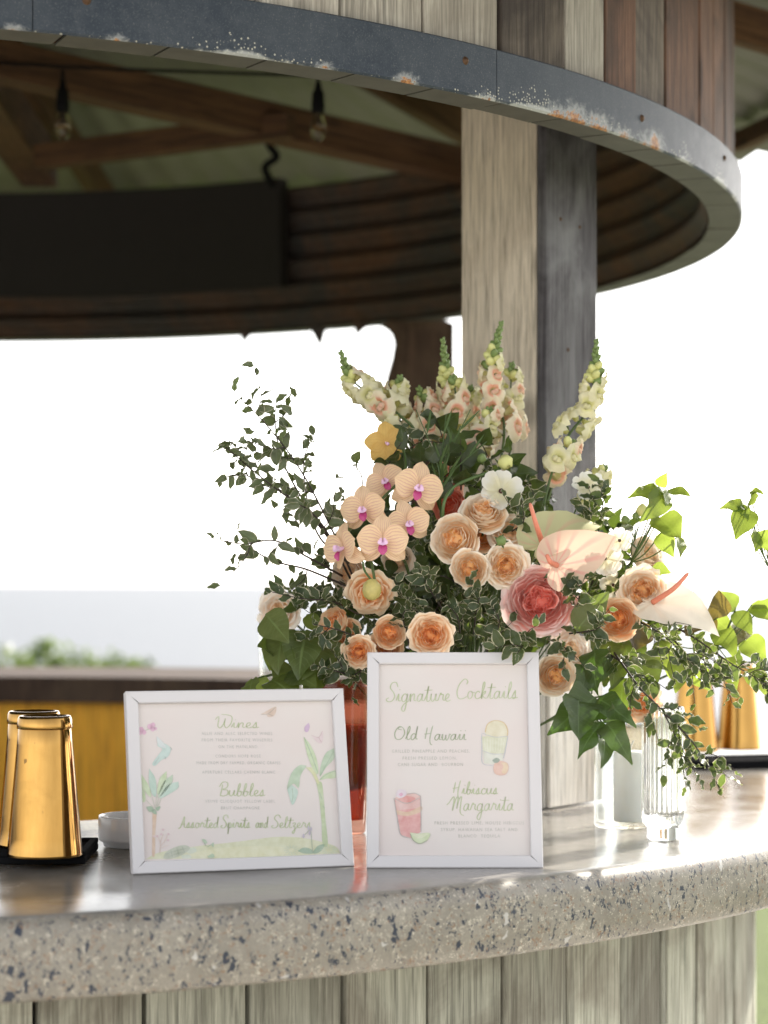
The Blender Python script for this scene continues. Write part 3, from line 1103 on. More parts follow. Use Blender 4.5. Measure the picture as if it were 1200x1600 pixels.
    def caps(s, body, cx, cy, width, caph, col):
        v, f = text_mesh_data(body)
        x0, x1 = v[:, 0].min(), v[:, 0].max()
        sx = width / (x1 - x0)
        sy = caph / 0.73
        vs = [s.pt(cx - width / 2 + (p[0] - x0) * sx, cy + caph / 2 - p[1] * sy, 3) for p in v]
        return obj('lettering', mesh('lettering', vs, f, None, False), paint(col), s.print)


G1, G2, G3 = (0.44, 0.53, 0.20), (0.36, 0.47, 0.20), (0.27, 0.35, 0.13)
CAPC = (0.48, 0.47, 0.40)
# --- tall sign
cn = [(572, 1019), (840, 1020), (849, 1358), (573, 1358)]
bl, br = P(573, 1358, 2.94), P(849, 1358, 2.94)
bl.z = br.z = CTOP + 0.0008
S1 = Sign('framed_menu_sign', bl, br, 0.236, 0.299, math.radians(17.5), cn, 'upright white framed cocktail menu with two painted drinks')
S1.script('Signature', 602, 703, 1095, 12, G1, 1.6)
S1.script('Cocktails', 710, 808, 1091, 12, G1, 1.6)
S1.script('Old', 614, 652, 1155, 9.5, G3, 1.6)
S1.script('Hawaii', 661, 728, 1156, 9.5, G3, 1.6)
S1.script('Hibiscus', 706, 778, 1241, 9, G1, 1.6)
S1.script('Margarita', 704, 803, 1267, 11, G1, 1.5)
for (t, x, y, w) in (('GRILLED PINEAPPLE AND PEACHES,', 672.5, 1173, 122), ('FRESH PRESSED LEMON,', 671, 1184, 85), ('CANE SUGAR AND  BOURBON', 672, 1194, 102),
                     ('FRESH PRESSED LIME, HOUSE HIBISCUS', 749, 1286, 140), ('SYRUP, HAWAIIAN SEA SALT AND', 749, 1296.5, 120), ('BLANCO  TEQUILA', 749, 1306.5, 65)):
    S1.caps(t, x, y, w, 5.2, CAPC)


def z8(pts): return [(560 + x / 4.0, 1000 + y / 4.0) for x, y in pts]


# pale drink with pineapple and a peach
S1.poly(z8([(790, 575), (805, 525), (850, 502), (905, 515), (930, 560), (928, 600), (880, 612), (800, 600)]), (0.78, 0.70, 0.46), 2)
S1.strokes([z8([(790, 575), (805, 525), (850, 502), (905, 515), (930, 560), (928, 600)])], (0.75, 0.50, 0.14), 1.6, 4)
S1.poly(z8([(770, 600), (930, 605), (905, 715), (778, 700)]), (0.72, 0.72, 0.48), 3, False)
S1.poly(z8([(778, 702), (905, 717), (895, 780), (785, 770)]), (0.74, 0.74, 0.62), 3, False)
S1.strokes([z8(q) for q in ([(768, 585), (770, 690), (776, 770), (840, 785)], [(768, 580), (850, 605), (932, 600)], [(932, 600), (915, 700), (905, 740)], [(772, 690), (840, 712), (908, 710)])], (0.52, 0.54, 0.58), 1.3, 5)
S1.strokes([z8([(x, 612), (x + (838 - x) * 0.12, 695)]) for x in range(785, 925, 18)], (0.80, 0.80, 0.62), 1.0, 5)
S1.poly(z8([(842, 800), (855, 762), (890, 755), (930, 770), (938, 805), (920, 840), (880, 846), (850, 832)]), (0.78, 0.42, 0.30), 6)
S1.poly(z8([(890, 765), (925, 770), (934, 805), (915, 835), (895, 825), (905, 790)]), (0.80, 0.56, 0.30), 7)
S1.poly(z8([(835, 752), (860, 736), (882, 748), (872, 765), (850, 768)]), (0.18, 0.26, 0.17), 8)
# pink drink with a lime wedge
S1.poly(z8([(225, 1000), (300, 985), (385, 985), (392, 1200), (330, 1240), (265, 1220)]), (0.74, 0.22, 0.20), 2, False)
S1.poly(z8([(228, 1010), (385, 1000), (388, 1050), (240, 1065)]), (0.76, 0.40, 0.36), 3, False)
S1.poly(z8([(236, 1062), (310, 1075), (390, 1040), (388, 1075), (310, 1100), (245, 1090)]), (0.72, 0.42, 0.22), 4)
S1.poly(z8([(222, 990), (280, 962), (350, 960), (386, 975), (370, 1000), (300, 1020), (240, 1012)]), (0.78, 0.42, 0.36), 5)
S1.poly(z8([(240, 1000), (290, 975), (350, 985), (350, 1010), (280, 1015)]), (0.72, 0.20, 0.17), 6)
S1.poly(z8([(232, 965), (250, 935), (290, 940), (300, 965), (275, 985), (245, 985)]), (0.78, 0.64, 0.72), 7)
S1.poly(z8([(250, 965), (265, 955), (278, 965), (265, 978)]), (0.70, 0.25, 0.45), 8)
S1.strokes([z8(q) for q in ([(220, 990), (240, 1100), (262, 1215), (320, 1242)], [(388, 975), (392, 1100), (390, 1200)], [(222, 990), (300, 1022), (384, 985)], [(300, 965), (350, 958), (388, 978)])], (0.40, 0.34, 0.32), 1.2, 9)
S1.poly(z8([(322, 1205), (380, 1212), (446, 1210), (430, 1255), (385, 1274), (340, 1250)]), (0.62, 0.72, 0.38), 9)
S1.poly(z8([(335, 1208), (385, 1216), (435, 1213), (400, 1240), (360, 1240)]), (0.74, 0.78, 0.50), 10)
S1.strokes([z8([(325, 1215), (345, 1255), (385, 1275), (430, 1255)])], (0.20, 0.28, 0.10), 1.2, 11)

# --- wide sign
cn = [(205, 1083), (539, 1078), (554, 1355), (208, 1368)]
bl, br = P(208, 1368, 2.875), P(554, 1355, 2.96)
bl.z = br.z = CTOP + 0.0008
S2 = Sign('framed_menu_sign', bl, br, (Vector((bl.x, bl.y, 0)) - Vector((br.x, br.y, 0))).length, 0.243, math.radians(13.5), cn, 'low wide white framed wine menu with painted palm and banana plant')
S2.script('Wines', 342, 410, 1138, 8, G1, 1.4)
S2.script('Bubbles', 345, 418, 1244, 9, G1, 1.6)
for (wd, a_, b_) in (('Assorted', 284, 345), ('Spirits', 348, 394), ('and', 402, 422), ('Seltzers', 427, 489)):
    S2.script(wd, a_, b_, 1294, 8, G1, 1.6)
for (t, x, y, w) in (('ALLIE AND ALEC SELECTED WINES', 376, 1146.5, 109), ('FROM THEIR FAVORITE WINERIES', 376, 1156.5, 109), ('ON THE MAINLAND', 377, 1167, 60),
                     ('CONDORS HOPE ROSÉ', 377, 1181.5, 70), ('MADE FROM DRY FARMED, ORGANIC GRAPES', 377.5, 1192, 130), ('APERTURE CELLARS CHENIN BLANC', 377.5, 1206.5, 113),
                     ('VEUVE CLICQUOT YELLOW LABEL', 379, 1252, 109), ('BRUT CHAMPAGNE', 379, 1262.5, 60)):
    S2.caps(t, x, y, w, 4.8, (0.46, 0.46, 0.42))


def z7(pts): return [(190 + x * 0.31667, 1060 + y * 0.31667) for x, y in pts]


LG, MG, DG, TG = (0.52, 0.66, 0.34), (0.40, 0.56, 0.34), (0.22, 0.38, 0.20), (0.42, 0.62, 0.50)
# sandy hill
S2.poly(z7([(125, 895), (200, 860), (380, 830), (520, 815), (640, 800), (760, 785), (860, 785), (960, 800), (1060, 830), (1083, 865), (1040, 868), (600, 888)]), (0.70, 0.70, 0.40), 2)
S2.poly(z7([(300, 880), (450, 845), (640, 830), (800, 835), (900, 860), (620, 884)]), (0.76, 0.74, 0.42), 3)
# left palm
S2.poly(z7([(165, 660), (185, 662), (176, 770), (172, 870), (158, 872), (162, 760)]), (0.72, 0.46, 0.28), 3)
for q, c in (([(115, 470), (150, 530), (162, 585), (140, 570), (118, 530)], LG), ([(155, 445), (185, 500), (185, 580), (165, 570), (152, 510)], TG),
             ([(240, 458), (235, 505), (200, 570), (190, 560), (205, 495)], LG), ([(270, 475), (262, 520), (205, 585), (195, 575), (225, 510)], MG),
             ([(297, 510), (290, 545), (215, 590), (205, 582), (245, 525)], TG), ([(115, 530), (132, 570), (132, 605), (116, 605)], LG)):
    S2.poly(z7(q), c, 5)
S2.strokes([z7(q) for q in ([(165, 585), (178, 640)], [(187, 580), (182, 640)], [(200, 575), (186, 640)], [(212, 588), (190, 640)], [(135, 600), (172, 640)])], (0.50, 0.52, 0.38), 1.0, 6)
for q in ([(135, 635), (160, 632), (172, 650), (150, 660)], [(178, 640), (205, 632), (192, 655)], [(160, 650), (180, 648), (185, 672), (165, 665)]):
    S2.poly(z7(q), DG, 7)
# blossom spray top left, bird
for (x, y, r) in ((122, 255, 14), (135, 268, 12), (165, 240, 14), (180, 232, 12), (178, 252, 12), (192, 250, 8), (115, 272, 10)):
    S2.poly(z7([(x + r * math.cos(k * 1.256), y + r * math.sin(k * 1.256)) for k in range(5)]), (0.72, 0.32, 0.52), 4)
S2.strokes([z7([(120, 262), (150, 256), (190, 245)])], (0.36, 0.40, 0.25), 1.0, 3)
S2.poly(z7([(200, 312), (225, 318), (262, 345), (250, 385), (215, 405), (185, 432), (172, 420), (205, 375), (222, 350), (200, 335)]), (0.50, 0.68, 0.62), 4)
S2.poly(z7([(195, 285), (225, 315), (240, 345), (215, 340), (198, 315)]), (0.66, 0.72, 0.72), 5)
S2.strokes([z7([(258, 340), (267, 350), (260, 356)]), z7([(232, 385), (238, 400)]), z7([(205, 390), (180, 425)])], (0.35, 0.42, 0.40), 1.0, 6)
# butterflies
S2.poly(z7([(705, 180), (740, 160), (778, 142), (780, 165), (768, 188), (742, 193), (730, 180)]), (0.70, 0.50, 0.38), 4)
S2.strokes([z7([(705, 180), (740, 178), (778, 145)]), z7([(740, 178), (765, 188)])], (0.36, 0.26, 0.2), 1.0, 5)
S2.poly(z7([(918, 240), (938, 222), (942, 245), (932, 266), (918, 262)]), (0.60, 0.36, 0.60), 4)
S2.poly(z7([(950, 282), (985, 290), (1005, 260), (1008, 290), (1002, 318), (980, 318)]), (0.78, 0.60, 0.62), 4)
S2.strokes([z7([(950, 282), (985, 292), (1005, 262)]), z7([(985, 292), (1000, 318)])], (0.62, 0.40, 0.42), 1.0, 5)
# banana plant
S2.poly(z7([(972, 515), (998, 515), (1008, 600), (1015, 700), (1025, 820), (1000, 820), (995, 700), (985, 590)]), (0.46, 0.58, 0.26), 3)
for q, c in (([(912, 290), (945, 330), (975, 400), (982, 470), (960, 455), (930, 380)], LG), ([(1060, 345), (1060, 395), (1020, 440), (990, 485), (995, 430), (1020, 370)], MG),
             ([(1065, 452), (1066, 490), (1020, 495), (990, 502), (1010, 475)], LG), ([(925, 432), (890, 430), (850, 470), (828, 545), (860, 520), (885, 540), (895, 480)], MG),
             ([(920, 440), (955, 445), (985, 510), (975, 518), (950, 470)], (0.66, 0.66, 0.28)), ([(850, 525), (880, 555), (870, 600), (852, 625), (838, 580), (830, 545)], TG)):
    S2.poly(z7(q), c, 5)
S2.strokes([z7(q) for q in ([(988, 500), (1030, 470), (1066, 458)], [(915, 292), (950, 380), (980, 468)], [(990, 482), (1025, 420), (1058, 360)], [(1000, 630), (1012, 640)], [(985, 560), (1000, 600)], [(852, 540), (856, 580), (850, 612)])], DG, 1.0, 6)
for q in ([(875, 855), (905, 838), (940, 845), (950, 866), (905, 866)], [(945, 866), (975, 830), (1008, 822), (995, 850), (970, 866)]):
    S2.poly(z7(q), DG, 7)
S2.strokes([z7([(845 + 40 * math.cos(k), 850 + 26 * math.sin(k)), (845 + 14 * math.cos(k), 850 + 10 * math.sin(k))]) for k in np.linspace(0, 6, 13)] +
           [z7([(1030 + 45 * math.cos(k), 850 + 26 * math.sin(k)), (1030 + 16 * math.cos(k), 850 + 10 * math.sin(k))]) for k in np.linspace(0, 6, 12)], (0.55, 0.66, 0.48), 1.0, 8)
S2.strokes([z7([(950, 862), (945, 800), (940, 750), (925, 735)]), z7([(940, 745), (905, 780)])], (0.32, 0.40, 0.25), 1.0, 8)
for (x, y) in ((930, 740), (942, 745), (905, 780), (935, 765)):
    S2.poly(z7([(x - 5, y), (x, y - 12), (x + 6, y), (x, y + 12)]), (0.50, 0.42, 0.55), 9)
# turtle
S2.poly(z7([(212, 890), (225, 862), (265, 838), (315, 825), (345, 838), (325, 862), (280, 885), (235, 894)]), (0.46, 0.50, 0.34), 5)
S2.poly(z7([(338, 838), (370, 838), (378, 855), (350, 868), (330, 858)]), (0.62, 0.68, 0.50), 4)
S2.poly(z7([(300, 875), (340, 872), (350, 888), (310, 892)]), (0.62, 0.68, 0.50), 4)
S2.strokes([z7([(225, 870), (270, 855), (330, 840)]), z7([(235, 885), (280, 868), (320, 858)]), z7([(250, 850), (258, 885)]), z7([(280, 840), (290, 875)]), z7([(305, 830), (318, 860)])], (0.30, 0.36, 0.22), 1.2, 7)
# little flowering twig and sprigs
S2.strokes([z7(q) for q in ([(195, 868), (200, 820), (190, 785)], [(200, 830), (225, 800), (235, 775)], [(200, 840), (240, 825)], [(198, 815), (215, 770)])], (0.72, 0.50, 0.40), 1.0, 7)
for (x, y) in ((185, 780), (215, 748), (240, 770), (238, 800), (205, 770), (170, 782)):
    S2.poly(z7([(x - 6, y), (x, y - 6), (x + 6, y), (x, y + 6)]), (0.74, 0.46, 0.50), 8)
S2.strokes([z7([(425, 830), (408, 800)]), z7([(430, 835), (460, 815)]), z7([(440, 890), (430, 878)])], DG, 1.0, 7)
for q in ([(402, 795), (422, 798), (430, 815), (415, 815)], [(448, 822), (462, 812), (460, 835)], [(430, 882), (455, 868), (465, 882), (450, 890)]):
    S2.poly(z7(q), MG, 8)

# ---------------------------------------------------------------- bar mats, gold shaker tins, dish, glassware
def on_counter(px, py):
    """counter-top point seen at this pixel"""
    Y = 0.38 * F / (py - HOR)
    v = P(px, py, Y); v.z = CTOP
    return v


def bar_mat(center, lx, ly, rz, label, h=0.014):
    q = Quaternion((0, 0, 1), rz)
    r = empty('bar_mat', (center.x, center.y, CTOP), q, label, 'bar mat')
    vs, fs, _ = box(-lx / 2, lx / 2, -ly / 2, ly / 2, 0.0006, h * 0.75, 0.002)
    obj('base', mesh('base', vs, fs, None, False), M['black_rubber'], r)
    mb = MB()
    for (x0, x1, y0, y1) in ((-lx / 2, lx / 2, -ly / 2, -ly / 2 + 0.01), (-lx / 2, lx / 2, ly / 2 - 0.01, ly / 2), (-lx / 2, -lx / 2 + 0.01, -ly / 2 + 0.0101, ly / 2 - 0.0101), (lx / 2 - 0.01, lx / 2, -ly / 2 + 0.0101, ly / 2 - 0.0101)):
        mb.add(*box(x0, x1, y0, y1, h * 0.75 + 0.0002, h + 0.004, 0.0015))
    obj('rim', mb.mesh('rim', False), M['black_rubber'], r)
    y = -ly / 2 + 0.016
    RIB = mesh('rib', *box(-lx / 2 + 0.012, lx / 2 - 0.012, -0.002, 0.002, h * 0.75 + 0.0002, h, 0.0006)[:2], None, False)
    while y < ly / 2 - 0.014:
        obj('rib', RIB, M['black_rubber'], r, (0, y, 0))
        y += 0.0085
    return r


c0 = on_counter(130, 1352)
bar_mat(c0 + Vector((-0.20, 0.085, 0)), 0.40, 0.165, 0.02, 'black ribbed rubber bar mat at the left edge under gold tins')
c1 = on_counter(1120, 1200)
bar_mat(c1 + Vector((0.16, 0.085, 0)), 0.46, 0.16, 0.30, 'dark bar mat on the right under blurred gold tins')

HT = 0.188
rb, rt = 0.0505, 0.0355
pr = [(rb - 0.004, 0.0), (rb, 0.0), (rb + 0.0008, 0.001), (rb, 0.004)]
for k in range(1, 9):
    t = k / 8
    pr.append((rb + (rt - rb) * t, 0.004 + (HT - 0.022) * t))
body_pr = pr + [(rt - 0.0005, HT - 0.017)]
TIN_BODY = mesh('tin_body', *lathe(body_pr, 64))
cap = [(rt - 0.002, HT - 0.0175), (rt + 0.0018, HT - 0.0172), (rt + 0.0020, HT - 0.0150), (rt + 0.0006, HT - 0.004), (rt - 0.0012, HT - 0.0005), (rt - 0.004, HT), (rt - 0.0065, HT - 0.0012), (rt - 0.008, HT - 0.005), (0.0001, HT - 0.006)]
TIN_CAP = mesh('tin_base_cap', *lathe(cap, 64))


def gold_tin(pos, label):
    r = empty('gold_shaker_tin', pos, Quaternion((0, 0, 1), rng.uniform(0, 6)), label, 'shaker tin', 'gold shaker tins upside down on the bar mats')
    obj('tin_body', TIN_BODY, M['gold'], r)
    obj('base_cap', TIN_CAP, M['gold'], r)


zm = CTOP + 0.0146
p = P(70, 1318, 2.965); gold_tin((p.x, p.y, zm), 'front gold tin upside down on the left mat')
p = P(53, 1300, 3.075); gold_tin((p.x, p.y, zm), 'gold tin half hidden behind the front tin on the left')
p = P(1086, 1184, 4.80); gold_tin((p.x, p.y, zm), 'blurred gold tin nearest the ribbed glass on the right')
p = P(1155, 1186, 4.86); gold_tin((p.x, p.y, zm), 'blurred gold tin at the right edge of the picture')

dc = on_counter(216, 1322)
d = empty('ceramic_dish', dc, None, 'round white ceramic dish half hidden behind the wide menu', 'dish')
pr = [(0.0001, 0.0006), (0.046, 0.0006), (0.050, 0.002), (0.051, 0.007), (0.0565, 0.010), (0.0575, 0.014), (0.0575, 0.043), (0.0565, 0.0455), (0.054, 0.0455), (0.0528, 0.043), (0.0525, 0.016), (0.049, 0.012), (0.0001, 0.012)]
obj('bowl', mesh('bowl', *lathe(pr, 64)), M['ceramic'], d)
vs, fs, us = lathe([(0.0001, 0.0), (0.044, 0.0), (0.0445, 0.003), (0.044, 0.006), (0.0001, 0.006)], 40)
obj('coaster', mesh('coaster', vs, fs, us), M['grey_paper'], d, (0.004, 0, 0.0262), Quaternion((0.25, 1, 0), math.radians(-17)))


def ribbed(nr, depth, z0, z1):
    def f(a, r, z, j):
        w = 1.0 if z0 < z < z1 else 0.0
        return r - depth * w * (0.5 + 0.5 * math.cos(nr * a))
    return f


# tall ribbed vase with a foot
p = on_counter(1036, 1312)
v_ = empty('ribbed_glass_vase', p, None, 'tall clear ribbed glass vase with narrow foot near the counter edge', 'vase')
R_ = 0.0315
pr = [(0.0001, 0.0006), (0.023, 0.0006), (0.0245, 0.004), (0.024, 0.018), (0.0255, 0.022), (R_ - 0.001, 0.026), (R_, 0.034), (R_, 0.05)] + \
     [(R_, 0.05 + 0.13 * k / 6) for k in range(1, 7)] + [(R_, 0.190), (R_ - 0.0005, 0.196), (R_ - 0.002, 0.1975), (R_ - 0.0034, 0.196), (R_ - 0.004, 0.19), (R_ - 0.0042, 0.045), (R_ - 0.006, 0.037), (0.0001, 0.035)]
f_out = ribbed(26, 0.0024, 0.030, 0.193)
nout = 16
obj('vase_body', mesh('vase_body', *lathe(pr, 208, rmod=lambda a, r, z, j: f_out(a, r, z, j) if j < nout else r)), M['glass'], v_)

# hurricane with a pillar candle
p = on_counter(972, 1292)
v_ = empty('glass_hurricane', p, None, 'clear glass cylinder holding the white pillar candle', 'candle holder')
R_ = 0.044
pr = [(0.0001, 0.0006), (R_ - 0.003, 0.0006), (R_, 0.003), (R_, 0.10), (R_, 0.178), (R_ - 0.0013, 0.180), (R_ - 0.0026, 0.178), (R_ - 0.0026, 0.012), (R_ - 0.005, 0.009), (0.0001, 0.009)]
obj('cylinder', mesh('cylinder', *lathe(pr, 96)), M['thin_glass'], v_)
c_ = empty('pillar_candle', p + Vector((0.012, -0.002, 0.0095)), None, 'white pillar candle with bent wick inside the glass cylinder', 'candle')
obj('wax_body', mesh('wax_body', *lathe([(0.0001, 0.0), (0.024, 0.0), (0.0255, 0.002), (0.0255, 0.104), (0.0240, 0.1085), (0.020, 0.1095), (0.010, 0.108), (0.0001, 0.1072)], 48)), M['wax'], c_)
obj('wick', mesh('wick', *tube(catmull([(0, 0, 0.107), (0.001, 0, 0.115), (0.006, 0, 0.126)], 5), 0.0014, 6)), M['wick'], c_)

# glasses behind
def tumbler(px, py, R_, H_, label, mat, nr=0, name='glass_tumbler'):
    p = on_counter(px, py)
    t = empty(name, p, None, label, 'glass')
    pr = [(0.0001, 0.0006), (R_ * 0.86, 0.0006), (R_ * 0.90, 0.004), (R_ * 0.92, H_ * 0.3), (R_ * 0.96, H_ * 0.6), (R_ * 0.99, H_ * 0.92), (R_, H_ - 0.002), (R_ - 0.0012, H_), (R_ - 0.0025, H_ - 0.002), (R_ * 0.96 - 0.0025, H_ * 0.6), (R_ * 0.92 - 0.003, 0.016), (0.0001, 0.012)]
    f = ribbed(nr, 0.0018, 0.01, H_ * 0.9) if nr else None
    obj('tumbler_body', mesh('tumbler_body', *lathe(pr, 120 if nr else 64, rmod=(lambda a, r, z, j: f(a, r, z, j) if (f and j < 6) else r))), mat, t)
    return t


tumbler(990, 1255, 0.034, 0.135, 'amber tinted ribbed tumbler behind the candle glass', M['amber_glass'], 20)
tumbler(1040, 1238, 0.036, 0.130, 'plain tumbler with thick rim just behind the ribbed vase', M['thin_glass'])
tumbler(440, 1256, 0.040, 0.30, 'tall clear glass cylinder behind leaves above the wide menu', M['thin_glass'], name='glass_cylinder')

# coral glass between the two menus
p = on_counter(536, 1302)
v_ = empty('coral_glass_vase', p, None, 'coral red glass vase standing in the gap between both menus', 'vase')
R_ = 0.041
pr = [(0.0001, 0.0006), (R_ * 0.78, 0.0006), (R_ * 0.84, 0.004), (R_ * 0.86, 0.02), (R_ * 0.92, 0.10), (R_, 0.222), (R_ + 0.0008, 0.230), (R_ - 0.001, 0.232), (R_ - 0.0028, 0.230), (R_ - 0.003, 0.222), (R_ * 0.92 - 0.003, 0.10), (R_ * 0.86 - 0.003, 0.022), (0.0001, 0.018)]
obj('vase_body', mesh('vase_body', *lathe(pr, 72)), M['coral_glass'], v_)
pr = [(0.0001, 0.019), (R_ * 0.86 - 0.0035, 0.023), (R_ * 0.92 - 0.0035, 0.10), (R_ * 0.965 - 0.0035, 0.165), (0.0001, 0.165)]
obj('drink', mesh('drink', *lathe(pr, 48)), M['coral_drink'], v_)
# low bowl that holds the stems
GP = on_counter(712, 1300)
v_ = empty('flower_bowl', GP, None, 'white ceramic bowl holding the flowers behind the upright menu', 'vase')
pr = [(0.0001, 0.0006), (0.05, 0.0006), (0.052, 0.006), (0.05, 0.02), (0.075, 0.05), (0.088, 0.10), (0.090, 0.150), (0.086, 0.152), (0.083, 0.148), (0.082, 0.10), (0.07, 0.055), (0.0001, 0.03)]
obj('bowl', mesh('bowl', *lathe(pr, 64)), M['ceramic'], v_)
GP = GP + Vector((0, 0, 0.10))

# ---------------------------------------------------------------- flower and leaf materials
def leaf_mat(name, green, green2, margin=None, mw=0.74, trans=(0.30, 0.42, 0.06), tf=0.28, rough=0.42, vein=0.25):
    m = N(name)
    uv = m.n('ShaderNodeUVMap')
    sep = m.n('ShaderNodeSeparateXYZ')
    m.l(uv.outputs[0], sep.inputs[0])
    au = m.math('ABSOLUTE', m.math('SUBTRACT', m.math('MULTIPLY', sep.outputs[0], 2.0), 1.0))
    v = m.coord('Object', rand=True)
    nz = m.noise(v, 6.0, 4, 0.6)
    oi = m.n('ShaderNodeObjectInfo')
    c = m.mix(oi.outputs['Random'], green, green2)
    c = m.mix(m.ramp(nz, [(0.35, 0.35), (0.65, 0.0)]), c, tuple(x * 0.5 for x in green))
    # midrib and side veins
    mid = m.ramp(au, [(0.03, 1.0), (0.09, 0.0)])
    wv = m.math('SINE', m.math('MULTIPLY', m.math('SUBTRACT', sep.outputs[1], m.math('MULTIPLY', au, 0.25)), 58.0))
    sv = m.math('MULTIPLY', m.ramp(wv, [(0.90, 0.0), (1.0, 1.0)]), 0.5)
    vv = m.math('MULTIPLY', m.math('MAXIMUM', mid, sv), vein)
    c = m.mix(vv, c, tuple(min(1, x * 2.6 + 0.03) for x in green))
    tcol = m.mix(m.math('MULTIPLY', nz, 0.5), trans, tuple(x * 0.6 for x in trans))
    tcol = m.mix(m.math('MULTIPLY', oi.outputs['Random'], 0.6), tcol, tuple(x * 0.45 for x in trans))
    if margin:
        e = m.math('ADD', au, m.math('MULTIPLY', m.math('SUBTRACT', nz, 0.5), 0.5))
        k = m.ramp(e, [(mw, 0.0), (mw + 0.07, 1.0)])
        c = m.mix(k, c, margin)
        tcol = m.mix(k, tcol, tuple(min(1, x * 1.05) for x in margin))
    m.base(c, rough, spec=0.45)
    m.bump(m.math('ADD', m.math('MULTIPLY', vv, -2.0), nz), 0.25, 0.002)
    m.translucent(tcol, tf)
    return m.m


M['leaf_varieg'] = leaf_mat('variegated_pittosporum_leaf', (0.032, 0.052, 0.026), (0.065, 0.086, 0.042), (0.56, 0.53, 0.36), 0.82)
M['leaf_airy'] = leaf_mat('grey_green_airy_leaf', (0.11, 0.13, 0.078), (0.16, 0.18, 0.115), (0.46, 0.44, 0.32), 0.80, tf=0.34)
M['leaf_dark'] = leaf_mat('glossy_dark_leaf', (0.065, 0.090, 0.026), (0.19, 0.21, 0.08), None, trans=(0.34, 0.50, 0.05), tf=0.28, rough=0.3, vein=0.6)
M['leaf_ivy'] = leaf_mat('deep_green_ivy_leaf', (0.042, 0.066, 0.020), (0.075, 0.100, 0.032), None, trans=(0.20, 0.42, 0.04), tf=0.20, rough=0.3, vein=0.4)
M['leaf_lime'] = leaf_mat('light_green_vine_leaf', (0.09, 0.14, 0.03), (0.15, 0.19, 0.05), None, trans=(0.50, 0.64, 0.09), tf=0.46, rough=0.4)
M['leaf_russet'] = leaf_mat('russet_green_leaf', (0.07, 0.05, 0.025), (0.11, 0.09, 0.03), None, trans=(0.40, 0.30, 0.05), tf=0.35, rough=0.4)
M['stem'] = plain_mat('green_stem', (0.075, 0.125, 0.035), 0.5, var=0.3)
M['twig'] = plain_mat('dark_twig', (0.040, 0.028, 0.022), 0.7, var=0.3)


def petal_mat(name, inner, mid, outer, edge, tf=0.24, vein=0.0, vein_col=(1, 1, 1)):
    """u = how far from the flower's heart, v = along the petal"""
    m = N(name)
    uv = m.n('ShaderNodeUVMap')
    sep = m.n('ShaderNodeSeparateXYZ')
    m.l(uv.outputs[0], sep.inputs[0])
    c = m.ramp(sep.outputs[0], [(0.0, inner), (0.45, mid), (1.0, outer)])
    low = m.mix(0.55, c, inner)
    c = m.mix(m.ramp(sep.outputs[1], [(0.35, 0.0), (0.72, 1.0)]), low, c)
    k = m.ramp(sep.outputs[1], [(0.60, 0.0), (0.95, 0.9)])
    c = m.mix(k, c, edge)
    nz = m.noise(m.coord('Object', rand=True), 3.0, 4, 0.6)
    c = m.mix(m.math('MULTIPLY', m.ramp(nz, [(0.4, 0.0), (0.7, 1.0)]), 0.3), c, edge)
    m.base(c, 0.62, spec=0.2)
    m.translucent(c, tf)
    return m.m


M['petal_peach'] = petal_mat('peach_rose_petal', (0.98, 0.55, 0.20), (0.98, 0.75, 0.49), (0.98, 0.82, 0.62), (0.98, 0.89, 0.77))
M['petal_deep'] = petal_mat('deep_peach_rose_petal', (0.98, 0.43, 0.12), (0.98, 0.62, 0.31), (0.98, 0.71, 0.45), (0.98, 0.82, 0.63))
M['petal_pink'] = petal_mat('pink_garden_rose_petal', (0.98, 0.29, 0.21), (0.98, 0.46, 0.38), (0.98, 0.65, 0.59), (0.98, 0.79, 0.75))
M['petal_pale'] = petal_mat('pale_blush_petal', (0.98, 0.70, 0.42), (0.98, 0.80, 0.62), (0.98, 0.86, 0.74), (0.98, 0.91, 0.82))
M['petal_coral'] = petal_mat('coral_ranunculus_petal', (0.85, 0.16, 0.08), (0.88, 0.26, 0.16), (0.90, 0.36, 0.25), (0.92, 0.50, 0.38))
M['petal_cream'] = petal_mat('cream_white_petal', (0.74, 0.68, 0.38), (0.80, 0.77, 0.60), (0.84, 0.82, 0.72), (0.86, 0.85, 0.80), tf=0.35)
M['snap_cream'] = petal_mat('cream_snapdragon_petal', (0.58, 0.58, 0.20), (0.74, 0.70, 0.34), (0.80, 0.75, 0.46), (0.84, 0.80, 0.58), tf=0.35)
M['snap_pink'] = petal_mat('cream_snapdragon_with_pink_throat', (0.55, 0.55, 0.22), (0.84, 0.22, 0.17), (0.84, 0.66, 0.46), (0.86, 0.79, 0.60), tf=0.33)
M['snap_bud'] = plain_mat('green_snapdragon_bud', (0.17, 0.24, 0.075), 0.55, var=0.3)
M['bud_yellow'] = plain_mat('yellow_green_bud', (0.60, 0.60, 0.24), 0.55, var=0.2)


